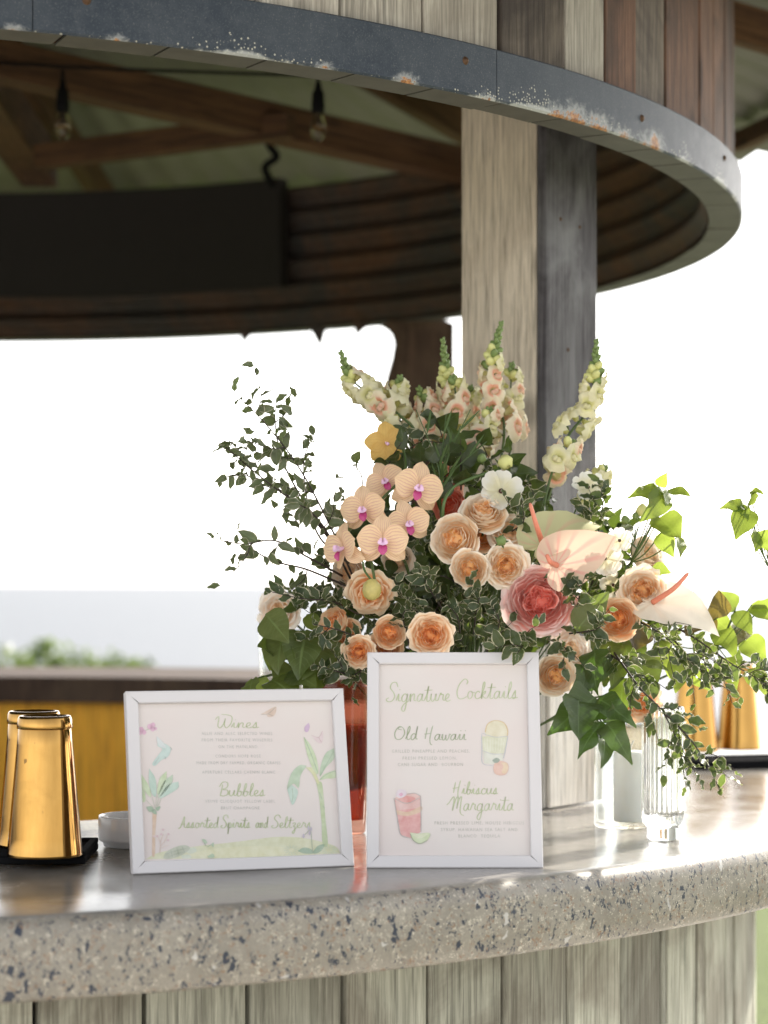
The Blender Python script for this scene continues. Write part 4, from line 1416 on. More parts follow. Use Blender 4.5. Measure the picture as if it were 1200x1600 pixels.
def orchid_mat(name, basec, veinc, nv=13.0, amount=0.75):
    m = N(name)
    uv = m.n('ShaderNodeUVMap')
    sep = m.n('ShaderNodeSeparateXYZ')
    m.l(uv.outputs[0], sep.inputs[0])
    cc = m.math('SUBTRACT', m.math('MULTIPLY', sep.outputs[0], 2.0), 1.0)
    nz = m.noise(m.coord('Object', rand=True), 4.0, 4, 0.6)
    w = m.math('SINE', m.math('ADD', m.math('MULTIPLY', cc, nv * 2.2), m.math('MULTIPLY', nz, 6.5)))
    st = m.ramp(w, [(0.35, 0.0), (0.95, 1.0)])
    fade = m.ramp(sep.outputs[1], [(0.0, 1.0), (0.75, 0.75), (1.0, 0.15)])
    c = m.mix(nz, basec, tuple(min(1, x * 1.12) for x in basec))
    c = m.mix(m.math('MULTIPLY', m.math('MULTIPLY', st, fade), amount), c, veinc)
    m.base(c, 0.5, spec=0.25)
    m.translucent(c, 0.25)
    return m.m


M['orchid'] = orchid_mat('striped_orchid_petal', (0.84, 0.62, 0.40), (0.62, 0.28, 0.30), 13.0, 0.6)
M['orchid_yellow'] = orchid_mat('yellow_orchid_back', (0.70, 0.46, 0.14), (0.62, 0.38, 0.12), 9.0, 0.4)
M['orchid_lip'] = plain_mat('magenta_orchid_lip', (0.50, 0.06, 0.21), 0.4, var=0.6, nscale=120)
M['orchid_column'] = plain_mat('lilac_orchid_column', (0.80, 0.52, 0.72), 0.45, var=0.3, nscale=90)
M['anth_a'] = orchid_mat('green_cream_spathe', (0.54, 0.53, 0.30), (0.70, 0.40, 0.30), 18.0, 0.5)
M['anth_b'] = orchid_mat('blush_spathe', (0.68, 0.50, 0.38), (0.76, 0.30, 0.27), 20.0, 0.7)
M['anth_c'] = orchid_mat('ivory_spathe', (0.84, 0.76, 0.64), (0.78, 0.62, 0.46), 8.0, 0.4)
M['spadix'] = plain_mat('coral_spadix', (0.72, 0.24, 0.15), 0.5, var=0.15, nscale=400, bump=0.5)
M['stamen'] = plain_mat('dark_brown_stamen', (0.07, 0.03, 0.02), 0.7, var=0.4)

# ---------------------------------------------------------------- leaf meshes
def leaf_mesh(name, seed, width=0.30, wave=0.05, bend=0.25, fold=0.25, shape=0.85, tip=0.0, nv=7, lobes=None):
    r = random.Random(seed)
    ph = r.uniform(0, 6)
    tw = r.uniform(-0.5, 0.5)
    us = [-1, -0.72, 0, 0.72, 1]

    def fn(u, v):
        uu = us[int(round(u * 4))]
        w = width * max(0.0, math.sin(PI * min(1, v ** shape))) ** 0.75
        if tip: w *= 1 - tip * max(0, v - 0.55) / 0.45
        if lobes: w = width * lobes(v)
        if v in (0, 1): w = 0.012
        x = uu * w
        z = fold * abs(uu) * w + wave * math.sin(ph + 13 * v + (1.5 if uu > 0 else 0)) * abs(uu) ** 1.5 - bend * v * v * 0.5
        x += 0.10 * wave * math.sin(9 * v + ph)
        y = v - 0.12 * abs(uu) * w
        a_ = tw * v * 0.5
        return (x * math.cos(a_) - z * math.sin(a_), y, x * math.sin(a_) + z * math.cos(a_))
    vs, fs, uv = grid(fn, 4, nv, uvfn=lambda u, v: (0.5 + 0.5 * us[int(round(u * 4))], v))
    return mesh(name, vs, fs, uv)


def with_mat(me, mat):
    me.materials.append(mat)
    return me


PITT = [with_mat(leaf_mesh('pittosporum_leaf', k, 0.27 + 0.03 * (k % 3), 0.085 + 0.02 * (k % 2), (-0.2, 0.3, 0.55)[k % 3], 0.2 + 0.15 * (k % 2)), M['leaf_varieg']) for k in range(6)]
AIRY = [with_mat(leaf_mesh('airy_leaf', 20 + k, 0.24 + 0.03 * (k % 3), 0.06, (0.2, 0.6, -0.1)[k % 3], 0.4), M['leaf_airy']) for k in range(5)]


def ivy_lobes(v):
    pts = [(0, 0.02), (0.06, 0.75), (0.16, 1.0), (0.30, 0.82), (0.45, 0.66), (0.62, 0.60), (0.78, 0.36), (0.92, 0.12), (1.0, 0.02)]
    for (a_, b_), (c_, d_) in zip(pts, pts[1:]):
        if v <= c_: return b_ + (d_ - b_) * (v - a_) / (c_ - a_)
    return 0.02


def big_leaves(kind, mat, seed0, width, n=3, **kw):
    return [with_mat(leaf_mesh(kind, seed0 + k, width * (1 + 0.12 * ((k % 3) - 1)), 0.02 + 0.012 * k, (0.15, 0.45, -0.15, 0.7)[k % 4], 0.15 + 0.12 * (k % 3), nv=10, **kw), mat) for k in range(n)]


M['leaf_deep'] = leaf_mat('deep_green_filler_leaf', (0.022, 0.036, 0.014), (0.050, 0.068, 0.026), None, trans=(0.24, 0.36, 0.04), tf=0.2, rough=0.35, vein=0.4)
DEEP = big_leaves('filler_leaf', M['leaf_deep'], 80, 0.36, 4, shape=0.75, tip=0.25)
DARK = big_leaves('broad_leaf', M['leaf_dark'], 40, 0.36, 4, shape=0.75, tip=0.25)
LIME = big_leaves('vine_leaf', M['leaf_lime'], 50, 0.36, 4, shape=0.7, tip=0.35)
IVY = big_leaves('ivy_leaf', M['leaf_ivy'], 60, 0.42, 4, lobes=ivy_lobes)
RUSS = big_leaves('russet_leaf', M['leaf_russet'], 70, 0.34, 3, shape=0.72, tip=0.3)

FR = random.Random(11)
VIEW = Vector((0, -1, 0))


def rand_unit(r):
    while True:
        v = Vector((r.uniform(-1, 1), r.uniform(-1, 1), r.uniform(-1, 1)))
        if 0.05 < v.length < 1: return v.normalized()


def frame_q(axis_y, normal):
    """rotation that sends +Y along axis_y and +Z near normal"""
    y = axis_y.normalized()
    z = normal - y * normal.dot(y)
    if z.length < 1e-4: z = y.orthogonal()
    z.normalize()
    x = y.cross(z)
    return Matrix((x, y, z)).transposed().to_quaternion()


def branch(name, pts, leaves, size, n, label, cat='branch', group=None, twig_r=0.0011, side=0.0, seed=0, start=0.12,
           whorl=1, face=0.5, droop=0.0, mat_twig='twig', jitter=0.35, subs=0, sub_len=0.05):
    r = random.Random(seed * 77 + 5)
    path = catmull(pts, 8)
    root = empty(name, path[0], None, label, cat, group)
    o0 = path[0]
    mb = MB()
    mb.add(*tube([p - o0 for p in path], lambda t: twig_r * (1.25 - 0.8 * t), 5))
    ways = [(path, n)]
    L = len(path)
    for k in range(subs):
        i = int(L * (0.2 + 0.7 * (k + r.random() * 0.6) / max(1, subs)))
        i = min(L - 2, i)
        tg = (path[i + 1] - path[i]).normalized()
        sd = rand_unit(r); sd = (sd - tg * sd.dot(tg)); sd.y *= 0.5; sd.normalize()
        ln = sub_len * r.uniform(0.6, 1.2)
        e1 = path[i] + (tg * 0.5 + sd * 0.7) * ln * 0.5
        e2 = path[i] + (tg * 0.9 + sd * 0.75 + Vector((0, 0, -droop * 0.6))) * ln
        sp = catmull([path[i], e1, e2], 6)
        mb.add(*tube([p - o0 for p in sp], lambda t: twig_r * 0.6 * (1.1 - 0.6 * t), 5))
        ways.append((sp, max(4, int(n * 0.35))))
    obj('twig', mb.mesh('twig'), M[mat_twig], root)
    for wi, (pp, cnt) in enumerate(ways):
        Lp = len(pp)
        st = start if wi == 0 else 0.15
        for k in range(cnt):
            t = st + (1 - st) * (k + r.uniform(-0.3, 0.3)) / max(1, cnt - 1)
            t = min(1, max(0, t))
            i = min(Lp - 2, int(t * (Lp - 1)))
            p = pp[i].lerp(pp[i + 1], min(1, t * (Lp - 1) - i))
            tg = (pp[i + 1] - pp[i]).normalized()
            nb = 1 if whorl <= 1 else (whorl + 1 if k == cnt - 1 else whorl)
            a0 = r.uniform(0, 6.28)
            ox = tg.orthogonal().normalized()
            oy = tg.cross(ox)
            for w in range(nb):
                an = a0 + w * 2 * PI / nb + r.uniform(-0.4, 0.4)
                sd = ox * math.cos(an) + oy * math.sin(an)
                ax = (tg * r.uniform(0.25, 0.75) + sd * r.uniform(0.6, 1.0) + rand_unit(r) * jitter * 0.5 + Vector((0, 0, -droop))).normalized()
                nr = (VIEW * face + Vector((0, 0, 0.45)) + rand_unit(r) * 0.7)
                s_ = size * r.uniform(0.65, 1.15) * (1.0 if t < 0.8 else 0.8)
                obj('leaf', r.choice(leaves), None, root, p - o0, frame_q(ax, nr), s_)
    return root


# ---------------------------------------------------------------- rose prototypes
def rose_proto(seed, quartered=False, K=8, open_=1.0, loose=0.0, heart=True):
    """petals of a flower of radius 1 that faces +Z"""
    r = random.Random(seed)
    out = []
    t0 = 0.40 if heart else 0.05
    for k in range(K):
        t = k / (K - 1)
        tt = t0 + (1 - t0) * t
        Rk = 0.98 * tt ** 0.9
        n = 5 + (k > 2) + (k > 5)
        a0 = r.uniform(0, 6.28)
        for j in range(n):
            am = a0 + 2 * PI * j / n + r.uniform(-0.2, 0.2)
            w = PI / n * r.uniform(1.25, 1.7)
            zr = (0.26 - 0.44 * tt ** 2.2 * open_) + r.uniform(-0.07, 0.05)
            zb = -0.30 - 0.22 * tt
            f1, f2, ph = r.uniform(2.0, 4.0), r.uniform(6, 10), r.uniform(0, 6)
            am2 = r.uniform(0.025, 0.05) * (1.4 - 0.4 * tt) + loose * 0.03
            curl = (0.0 + 0.22 * tt ** 4) * open_ * r.uniform(0.5, 1.5) + loose * 0.15
            Rj = Rk * r.uniform(0.92, 1.05)
            tuck = r.choice((-1, 1)) * r.uniform(0.03, 0.07)
            notch = r.uniform(0.0, 0.08)

            def fn(u, v, am=am, w=w, zr=zr, zb=zb, f1=f1, f2=f2, ph=ph, am2=am2, curl=curl, Rj=Rj, tuck=tuck, tt=tt, notch=notch):
                uu = 2 * u - 1
                vm = 1 - 0.24 * abs(uu) ** 2.6 - notch * max(0, 1 - (uu * 3) ** 2)
                ve = v * vm
                rho = Rj * (0.22 + 0.78 * math.sin(min(1, ve / (0.64 + 0.12 * tt)) * PI / 2) ** 0.8)
                rho *= 1 + tuck * uu
                z = zb + (zr - zb) * (ve ** 1.5)
                c = max(0, ve - 0.62) / 0.38
                rho += curl * c * c * 0.6
                z -= curl * c * c * c * 0.8
                rf = am2 * (math.sin(f1 * uu * 2 + ph) + 0.6 * math.sin(f2 * uu + ph * 2)) * ve ** 2
                rho += rf
                z += rf * 0.6
                a_ = am + w * uu * (0.55 + 0.45 * math.sin(min(1.0, ve * 1.3) * PI / 2))
                return (rho * math.cos(a_), rho * math.sin(a_), z)
            vs, fs, us = grid(fn, 8, 5, uvfn=lambda u, v, tt=tt: (tt, v * (1 - 0.24 * abs(2 * u - 1) ** 2.6)))
            out.append(mesh('petal', vs, fs, us))
    if heart:
        # folded heart: nested scrolls, then loose little folds between them
        lobes = 4 if quartered else r.choice((3, 4, 5))
        a0 = r.uniform(0, 6)
        specs = []
        for q in range(lobes):
            al = a0 + 2 * PI * q / lobes + r.uniform(-0.3, 0.3)
            rc = r.uniform(0.19, 0.26)
            for j in range(4 if quartered else 3):
                specs.append((rc * math.cos(al), rc * math.sin(al), al + r.uniform(-0.3, 0.3), 0.045 + 0.055 * j, r.uniform(1.5, 2.4), 0.24 - 0.02 * j + r.uniform(-0.05, 0.06), 0.05 * j))
        for q in range(7):
            al, rr = r.uniform(0, 6.28), r.uniform(0.0, 0.34)
            specs.append((rr * math.cos(al), rr * math.sin(al), r.uniform(0, 6.28), r.uniform(0.06, 0.14), r.uniform(0.8, 1.6), 0.18 + r.uniform(-0.08, 0.08), r.uniform(0.0, 0.2)))
        for (cx_, cy_, al, rad, spread, zt_, tone) in specs:
            ph, el, lean = r.uniform(0, 6), r.uniform(0.7, 1.15), r.uniform(-0.15, 0.35)

            def fn(u, v, rad=rad, spread=spread, zt_=zt_, ph=ph, cx_=cx_, cy_=cy_, al=al, el=el, lean=lean):
                uu = 2 * u - 1
                a_ = al + spread * uu
                rr = rad * (0.75 + (0.35 + lean) * v) + 0.02 * math.sin(5 * uu + ph) * v + 0.016 * math.sin(11 * uu + ph * 3) * v
                z = -0.20 + (zt_ + 0.20) * v - 0.12 * uu * uu * v + 0.03 * math.sin(4 * uu + ph)
                return (cx_ + rr * math.cos(a_), cy_ + rr * math.sin(a_) * el, z)
            vs, fs, us = grid(fn, 9, 3, uvfn=lambda u, v, tone=tone: (0.02 + tone, v * 0.8))
            out.append(mesh('petal', vs, fs, us))
    vs, fs, us = lathe([(0.0001, -0.08), (0.25, -0.10), (0.45, -0.18), (0.55, -0.34), (0.35, -0.56), (0.0001, -0.66)], 16)
    out.append(mesh('flower_heart', vs, fs, [(0.0, 0.2)] * len(vs)))
    return out


ROSES = {}


def get_rose(kind, matn):
    key = (kind, matn)
    if key not in ROSES:
        spec = {'a': dict(seed=3, K=6), 'b': dict(seed=8, K=6, open_=0.8), 'c': dict(seed=15, K=6, loose=0.45), 'q': dict(seed=21, K=8, quartered=True, open_=1.05),
                'cup': dict(seed=31, K=5, open_=0.35), 'loose': dict(seed=44, K=4, open_=0.9, loose=1.2)}[kind]
        ms = rose_proto(**spec)
        for me in ms: me.materials.append(M[matn])
        ROSES[key] = ms
    return ROSES[key]


SEPAL = with_mat(leaf_mesh('sepal', 91, 0.16, 0.03, -0.5, 0.5, nv=5), M['stem'])


def facing(p, dx, dz):
    v = (Vector((0, 0, EYE)) - p).normalized()
    rt = Vector((1, 0, 0))
    return (v + rt * dx + Vector((0, 0, 1)) * dz).normalized()


def stem_obj(root, Mw, p, fdir, r=0.0018, target=None, name='stem'):
    g = (target or GP) + Vector((FR.uniform(-0.03, 0.03), FR.uniform(-0.02, 0.04), FR.uniform(-0.03, 0.03)))
    a_ = p - fdir * 0.02
    mid = a_ - fdir * 0.05
    mid = mid.lerp(g, 0.25)
    path = catmull([a_, mid, a_.lerp(g, 0.65) + Vector((0, 0.03, 0)), g], 7)
    inv = Mw.inverted()
    vs, fs, us = tube([inv @ q for q in path], r / Mw.to_scale().x, 6)
    return obj(name, mesh(name, vs, fs, us), M['stem'], root)


def rose(px, py, Y, dpx, kind, matn, label, dx=0.0, dz=0.1, squash=1.0, cat='rose', name='garden_rose', group='roses in the arrangement', roll=None):
    p = P(px, py, Y)
    R_ = dpx / 2.0 * Y / F
    fdir = facing(p, dx, dz)
    q = fdir.to_track_quat('Z', 'Y') @ Quaternion((0, 0, 1), FR.uniform(0, 6.28) if roll is None else roll)
    root = empty(name, p, q, label, cat, group)
    root.scale = (R_, R_, R_ * squash)
    Mw = Matrix.LocRotScale(p, q, Vector((R_, R_, R_ * squash)))
    for me in get_rose(kind, matn):
        obj(me.name.split('.')[0], me, None, root)
    for k in range(5):
        a_ = 2 * PI * k / 5
        d_ = Vector((math.cos(a_), math.sin(a_), -0.15))
        obj('sepal', SEPAL, None, root, (d_.x * 0.08, d_.y * 0.08, -0.66), frame_q(d_, Vector((0, 0, -1))), 0.6)
    stem_obj(root, Mw, p - fdir * R_ * 0.6, fdir)
    return root


# peach cluster above the upright menu
rose(757, 795, 3.16, 72, 'a', 'petal_peach', 'peach rose on top of the tight cluster of six', 0.05, 0.75)
rose(709, 841, 3.12, 76, 'b', 'petal_peach', 'large peach rose at the left of the tight cluster of six', -0.30, 0.15)
rose(757, 838, 3.20, 50, 'a', 'petal_deep', 'smaller deeper peach rose tucked in the middle of the cluster', 0.0, 0.1)
rose(797, 828, 3.19, 62, 'loose', 'petal_pale', 'half open pale rose with spread outer petals right of the cluster', 0.35, 0.2)
rose(733, 889, 3.10, 60, 'a', 'petal_peach', 'peach rose at the bottom left of the tight cluster', -0.1, 0.0)
rose(791, 884, 3.10, 68, 'c', 'petal_peach', 'peach rose at the bottom right of the tight cluster touching the pink bloom', 0.05, 0.0)
rose(843, 938, 3.09, 112, 'q', 'petal_pink', 'large coral pink garden rose with quartered heart in the centre', -0.02, 0.05)
rose(1003, 922, 3.14, 72, 'c', 'petal_peach', 'peach rose beside the ivory anthurium on the right', -0.15, 0.15)
rose(1013, 866, 3.22, 62, 'cup', 'petal_pale', 'pale backlit rose seen from the side under small buds', 0.8, 0.35)
rose(965, 968, 3.12, 66, 'b', 'petal_deep', 'peach rose lower right beside the round dark leaf', -0.1, 0.0)
rose(869, 1056, 3.08, 62, 'b', 'petal_peach', 'peach rose peeping out at the right edge of the upright menu', 0.15, -0.1)
rose(893, 1014, 3.11, 58, 'loose', 'petal_pale', 'loose pale peach rose just below the pink bloom', 0.2, 0.3)
rose(673, 991, 3.05, 66, 'c', 'petal_deep', 'ruffled orange peach rose directly above the upright menu', 0.0, 0.05)
rose(609, 988, 3.08, 50, 'b', 'petal_deep', 'small pinkish peach rose above the upright menu corner', 0.1, 0.1)
rose(560, 1018, 3.07, 50, 'c', 'petal_deep', 'small peach rose touching the left edge of the upright menu', 0.0, 0.0)
rose(602, 1010, 3.14, 54, 'a', 'petal_deep', 'peach rose mostly hidden behind the upright menu top edge', 0.0, 0.2)
rose(520, 972, 3.12, 52, 'cup', 'petal_deep', 'tan peach rose facing left among the dark sprigs', -0.6, 0.35)
rose(545, 990, 3.15, 46, 'a', 'petal_deep', 'small tan rose half covered by variegated sprigs on the left', 0.3, 0.0)
rose(578, 930, 3.14, 68, 'loose', 'petal_deep', 'drooping golden peach rose behind the orchid bud', -0.1, -0.5)
rose(545, 897, 3.22, 58, 'cup', 'petal_pale', 'blurred pale peach rose behind the hanging orchid', -0.3, 0.0)
rose(622, 874, 3.24, 50, 'a', 'petal_pale', 'pale peach rose in shade below the orchid blossoms', 0.1, 0.0)
rose(701, 790, 3.24, 56, 'cup', 'petal_coral', 'coral red ranunculus behind the peach cluster', -0.4, 0.2, cat='ranunculus', name='ranunculus')
rose(690, 748, 3.38, 66, 'c', 'petal_coral', 'blurred coral flower behind the right orchid blossom', 0.2, 0.5, cat='ranunculus', name='ranunculus')
rose(433, 955, 3.36, 62, 'loose', 'petal_pale', 'blurred dusty pink flower at the far left behind leaves', -0.3, 0.1)
rose(1003, 1103, 3.25, 62, 'loose', 'petal_deep', 'wilting peach rose hanging above the candle glass', 0.3, -0.5)
rose(1158, 990, 3.30, 40, 'c', 'petal_cream', 'small white ruffled flower at the far right edge', 0.2, 0.3, cat='flower', name='white_flower')


# ---------------------------------------------------------------- open white flowers
def petal_simple(name, seed, width, nu=6, nv=6, cup=0.25, wav=0.05, notch=0.1):
    r = random.Random(seed)
    ph = r.uniform(0, 6)

    def fn(u, v):
        uu = 2 * u - 1
        w = width * (0.18 + 0.82 * math.sin(min(1, v * 1.0) * PI * 0.58) ** 1.1)
        vm = 1 - 0.22 * abs(uu) ** 2.2 - notch * max(0, 1 - (uu * 2.5) ** 2)
        y = v * vm
        z = cup * (v * v) * 0.5 + 0.25 * uu * uu * w + wav * math.sin(4 * uu + ph + 3 * v) * v
        return (uu * w, y, z)
    return mesh(name, *grid(fn, nu, nv))


COSMOS_P = [petal_simple('petal', 100 + k, 0.42, cup=0.2 + 0.1 * k) for k in range(3)]
for me in COSMOS_P:
    ul = me.uv_layers[0].data
    for d_ in ul: d_.uv = (0.55 + 0.4 * d_.uv[1], d_.uv[1])
    me.materials.append(M['petal_cream'])
CENTER = mesh('flower_heart', *lathe([(0.0001, 0.10), (0.06, 0.09), (0.10, 0.05), (0.11, 0.0), (0.08, -0.05), (0.0001, -0.06)], 14))
CENTER.materials.append(M['stamen'])


def open_flower(px, py, Y, dpx, label, dx, dz, n=6, group='open cream white flowers'):
    p = P(px, py, Y)
    R_ = dpx / 2 * Y / F
    fd = facing(p, dx, dz)
    q = fd.to_track_quat('Z', 'Y')
    root = empty('butterfly_ranunculus', p, q, label, 'flower', group)
    root.scale = (R_, R_, R_)
    a0 = FR.uniform(0, 6)
    for k in range(n):
        a_ = a0 + 2 * PI * k / n + FR.uniform(-0.12, 0.12)
        d_ = Vector((math.cos(a_), math.sin(a_), 0.10 + 0.12 * (k % 2)))
        obj('petal', COSMOS_P[k % 3], None, root, (d_.x * 0.05, d_.y * 0.05, 0), frame_q(d_, Vector((0, 0, 1))), FR.uniform(0.92, 1.08))
    obj('flower_heart', CENTER, None, root, (0, 0, 0.06), None, 1.1)
    stem_obj(root, Matrix.LocRotScale(p, q, Vector((R_,) * 3)), p, fd, 0.0012)


open_flower(783, 768, 3.18, 70, 'cream white open flower with brown heart above the peach cluster', 0.1, 0.35, 6)
open_flower(944, 872, 3.14, 62, 'creamy flower with dark heart right of the blush anthurium', 0.25, 0.1, 6)
open_flower(968, 845, 3.12, 44, 'small greenish white flower beside the anthurium tip', 0.1, 0.3, 5)
open_flower(918, 762, 3.25, 56, 'cream star shaped flower above the anthuriums by the post', 0.3, 0.5, 5)
open_flower(958, 914, 3.22, 46, 'pale cream flower half hidden below the dark hearted one', 0.2, 0.0, 5)


# buds on thin stems
def bud(px, py, Y, dpx, label, dx, dz, mat='bud_yellow', base=None):
    p = P(px, py, Y)
    R_ = dpx / 2 * Y / F
    fd = facing(p, dx, dz)
    q = fd.to_track_quat('Z', 'Y')
    root = empty('flower_bud', p, q, label, 'bud', 'closed buds on thin stems')
    root.scale = (R_, R_, R_)
    ph = FR.uniform(0, 6)
    obj('bud_body', mesh('bud_body', *lathe([(0.0001, 1.0), (0.35, 0.92), (0.72, 0.55), (0.92, 0.0), (0.8, -0.55), (0.4, -0.95), (0.0001, -1.05)], 20,
        rmod=lambda a, r, z, j: r * (1 + 0.08 * math.sin(5 * a + 2 * z + ph)))), M[mat], root)
    for k in range(5):
        a_ = 2 * PI * k / 5
        d_ = Vector((math.cos(a_), math.sin(a_), 0.9))
        obj('sepal', SEPAL, None, root, (d_.x * 0.3, d_.y * 0.3, -1.0), frame_q(d_, Vector((d_.x, d_.y, -0.3))), 1.2)
    stem_obj(root, Matrix.LocRotScale(p, q, Vector((R_,) * 3)), p - fd * R_, fd, 0.0012, base)


bud(790, 722, 3.20, 26, 'yellow green bud above the white flower', 0.5, 0.6)
bud(753, 716, 3.22, 16, 'small green bud left of the yellow bud', 0.0, 1.2, 'snap_bud')
bud(783, 845, 3.08, 18, 'small green bud in the middle of the peach cluster', 0.0, 0.2, 'snap_bud')
bud(1004, 797, 3.2, 22, 'pale green bud on a thin stem above the side facing rose', 0.3, 1.2, 'bud_yellow', P(985, 860, 3.2))
bud(977, 812, 3.2, 15, 'tiny green bud left of the pale green one', -0.2, 1.5, 'snap_bud', P(978, 865, 3.2))
bud(993, 806, 3.2, 12, 'tiniest green bud between two larger ones on the right', 0.0, 1.2, 'snap_bud', P(982, 865, 3.2))


# ---------------------------------------------------------------- orchids
def orchid_petal(name, seed, width, mat, back=0.0, cup=0.2):
    r = random.Random(seed)
    ph = r.uniform(0, 6)

    def fn(u, v):
        uu = 2 * u - 1
        w = width * max(0.0, math.sin(min(1, 0.05 + v * 0.91) * PI)) ** 0.55
        if v >= 1: w = width * 0.28
        y = v * (1 - 0.06 * abs(uu))
        z = cup * math.sin(v * PI) * 0.4 - back * v * v + 0.12 * uu * uu * w + 0.025 * math.sin(5 * uu + ph) * v
        return (uu * w, y, z)
    me = mesh(name, *grid(fn, 8, 8))
    me.materials.append(M[mat])
    return me


OR_SEP = orchid_petal('petal', 1, 0.36, 'orchid', 0.12)
OR_PET = orchid_petal('petal', 2, 0.60, 'orchid', -0.10, 0.15)
OR_PETY = orchid_petal('petal', 4, 0.50, 'orchid_yellow', 0.25, 0.3)
mb = MB()
vs, fs, us = lathe([(0.0001, 0.32), (0.05, 0.31), (0.085, 0.25), (0.075, 0.15), (0.06, 0.0)], 12)
mb.add(vs, fs, us, Matrix.Rotation(math.radians(18), 4, 'X'))
COLUMN = mb.mesh('blossom')
COLUMN.materials.append(M['orchid_column'])


def lip_piece(ang, length, width, lift):
    def fn(u, v):
        uu = 2 * u - 1
        w = width * (0.25 + 0.75 * math.sin(v * PI * 0.8)) * (1 if v < 0.95 else 0.5)
        return (uu * w, v * length, lift * v * (1.2 - v) + 0.5 * abs(uu) * w)
    return grid(fn, 4, 5)


LIP_MID = mesh('lip', *lip_piece(0, 0.50, 0.17, 0.35)); LIP_MID.materials.append(M['orchid_lip'])
LIP_SIDE = mesh('lip', *lip_piece(0, 0.30, 0.14, 0.55)); LIP_SIDE.materials.append(M['orchid_column'])

orch = empty('orchid_spray', P(640, 800, 3.2), None, 'spray of striped peach orchids with magenta lips on the left', 'orchid')
oo = Vector(orch.location)


def orchid(px, py, Y, dpx, dx, dz, roll, kind='front', squash=1.0):
    p = P(px, py, Y)
    R_ = dpx / 2 * Y / F * 1.08
    fd = facing(p, dx, dz)
    z = fd
    up = Vector((0, 0, 1)); up = (up - z * up.dot(z)).normalized()
    q = Matrix((up.cross(z), up, z)).transposed().to_quaternion() @ Quaternion((0, 0, 1), roll)
    b = obj('blossom', COLUMN, None, orch, p - oo, q, R_)
    if kind == 'yellow':
        for an in (0, 62, 150, 205, 285):
            a_ = math.radians(an + 10)
            d_ = Vector((math.cos(a_), math.sin(a_), 0.1))
            obj('petal', OR_PETY, None, b, d_ * 0.05, frame_q(d_, Vector((0, 0, 1))), 1.0)
        return
    for an in (90, 218, 322):
        a_ = math.radians(an)
        d_ = Vector((math.cos(a_), math.sin(a_), -0.10))
        obj('petal', OR_SEP, None, b, d_ * 0.06 + Vector((0, 0, -0.04)), frame_q(d_, Vector((0, 0, 1))), 0.98)
    for an, s_ in ((8, 1.0), (172, 1.0)):
        a_ = math.radians(an)
        d_ = Vector((math.cos(a_), math.sin(a_), 0.10))
        obj('petal', OR_PET, None, b, d_ * 0.05 + Vector((0, 0, 0.02)), frame_q(d_, Vector((0, 0, 1))), 0.92)
    d_ = Vector((0, -0.9, 0.35))
    obj('lip', LIP_MID, None, b, (0, -0.06, 0.08), frame_q(d_, Vector((0, 0.3, 1))), 1.0)
    for sg in (-1, 1):
        obj('lip', LIP_SIDE, None, b, (0.05 * sg, -0.04, 0.10), frame_q(Vector((0.6 * sg, -0.2, 0.6)), Vector((-0.5 * sg, 0.2, 0.8))), 1.0)


orchid(569, 796, 3.13, 72, -0.25, 0.05, 0.15)
orchid(652, 762, 3.16, 78, 0.2, 0.05, -0.25)
orchid(602, 752, 3.20, 62, -0.1, 0.1, 0.5)
orchid(636, 818, 3.14, 70, 0.25, 0.05, 0.2)
orchid(598, 846, 3.09, 80, 0.0, 0.05, 0.0)
orchid(537, 856, 3.10, 76, -1.15, 0.0, 0.2)
orchid(603, 692, 3.24, 60, 0.3, 0.1, 0.3, 'yellow')
pth = catmull([P(585, 905, 3.12), P(578, 850, 3.14), P(590, 790, 3.18), P(632, 740, 3.20), P(625, 690, 3.24), P(604, 680, 3.26)], 8)
obj('stem', mesh('stem', *tube([p - oo for p in pth], 0.0022, 6)), M['stem'], orch)
pth = catmull([P(590, 800, 3.19), P(640, 900, 3.25), GP], 8)
obj('stem', mesh('stem', *tube([p - oo for p in pth], 0.0024, 6)), M['stem'], orch)
b_ = P(581, 921, 3.06)
ob = obj('orchid_bud', mesh('orchid_bud', *lathe([(0.0001, 0.0152), (0.006, 0.0135), (0.0115, 0.007), (0.0128, -0.002), (0.0105, -0.010), (0.005, -0.0145), (0.0001, -0.0155)], 24, rmod=lambda a, r, z, j: r * (1 + 0.05 * math.cos(6 * a)))), plain_mat('striped_orchid_bud', (0.50, 0.42, 0.14), 0.5, var=0.3, nscale=150), orch, b_ - oo)
pth = catmull([P(567, 878, 3.08), P(570, 892, 3.07), P(580, 906, 3.06)], 6)
obj('stem', mesh('stem', *tube([p - oo for p in pth], 0.0016, 6)), M['stem'], orch)


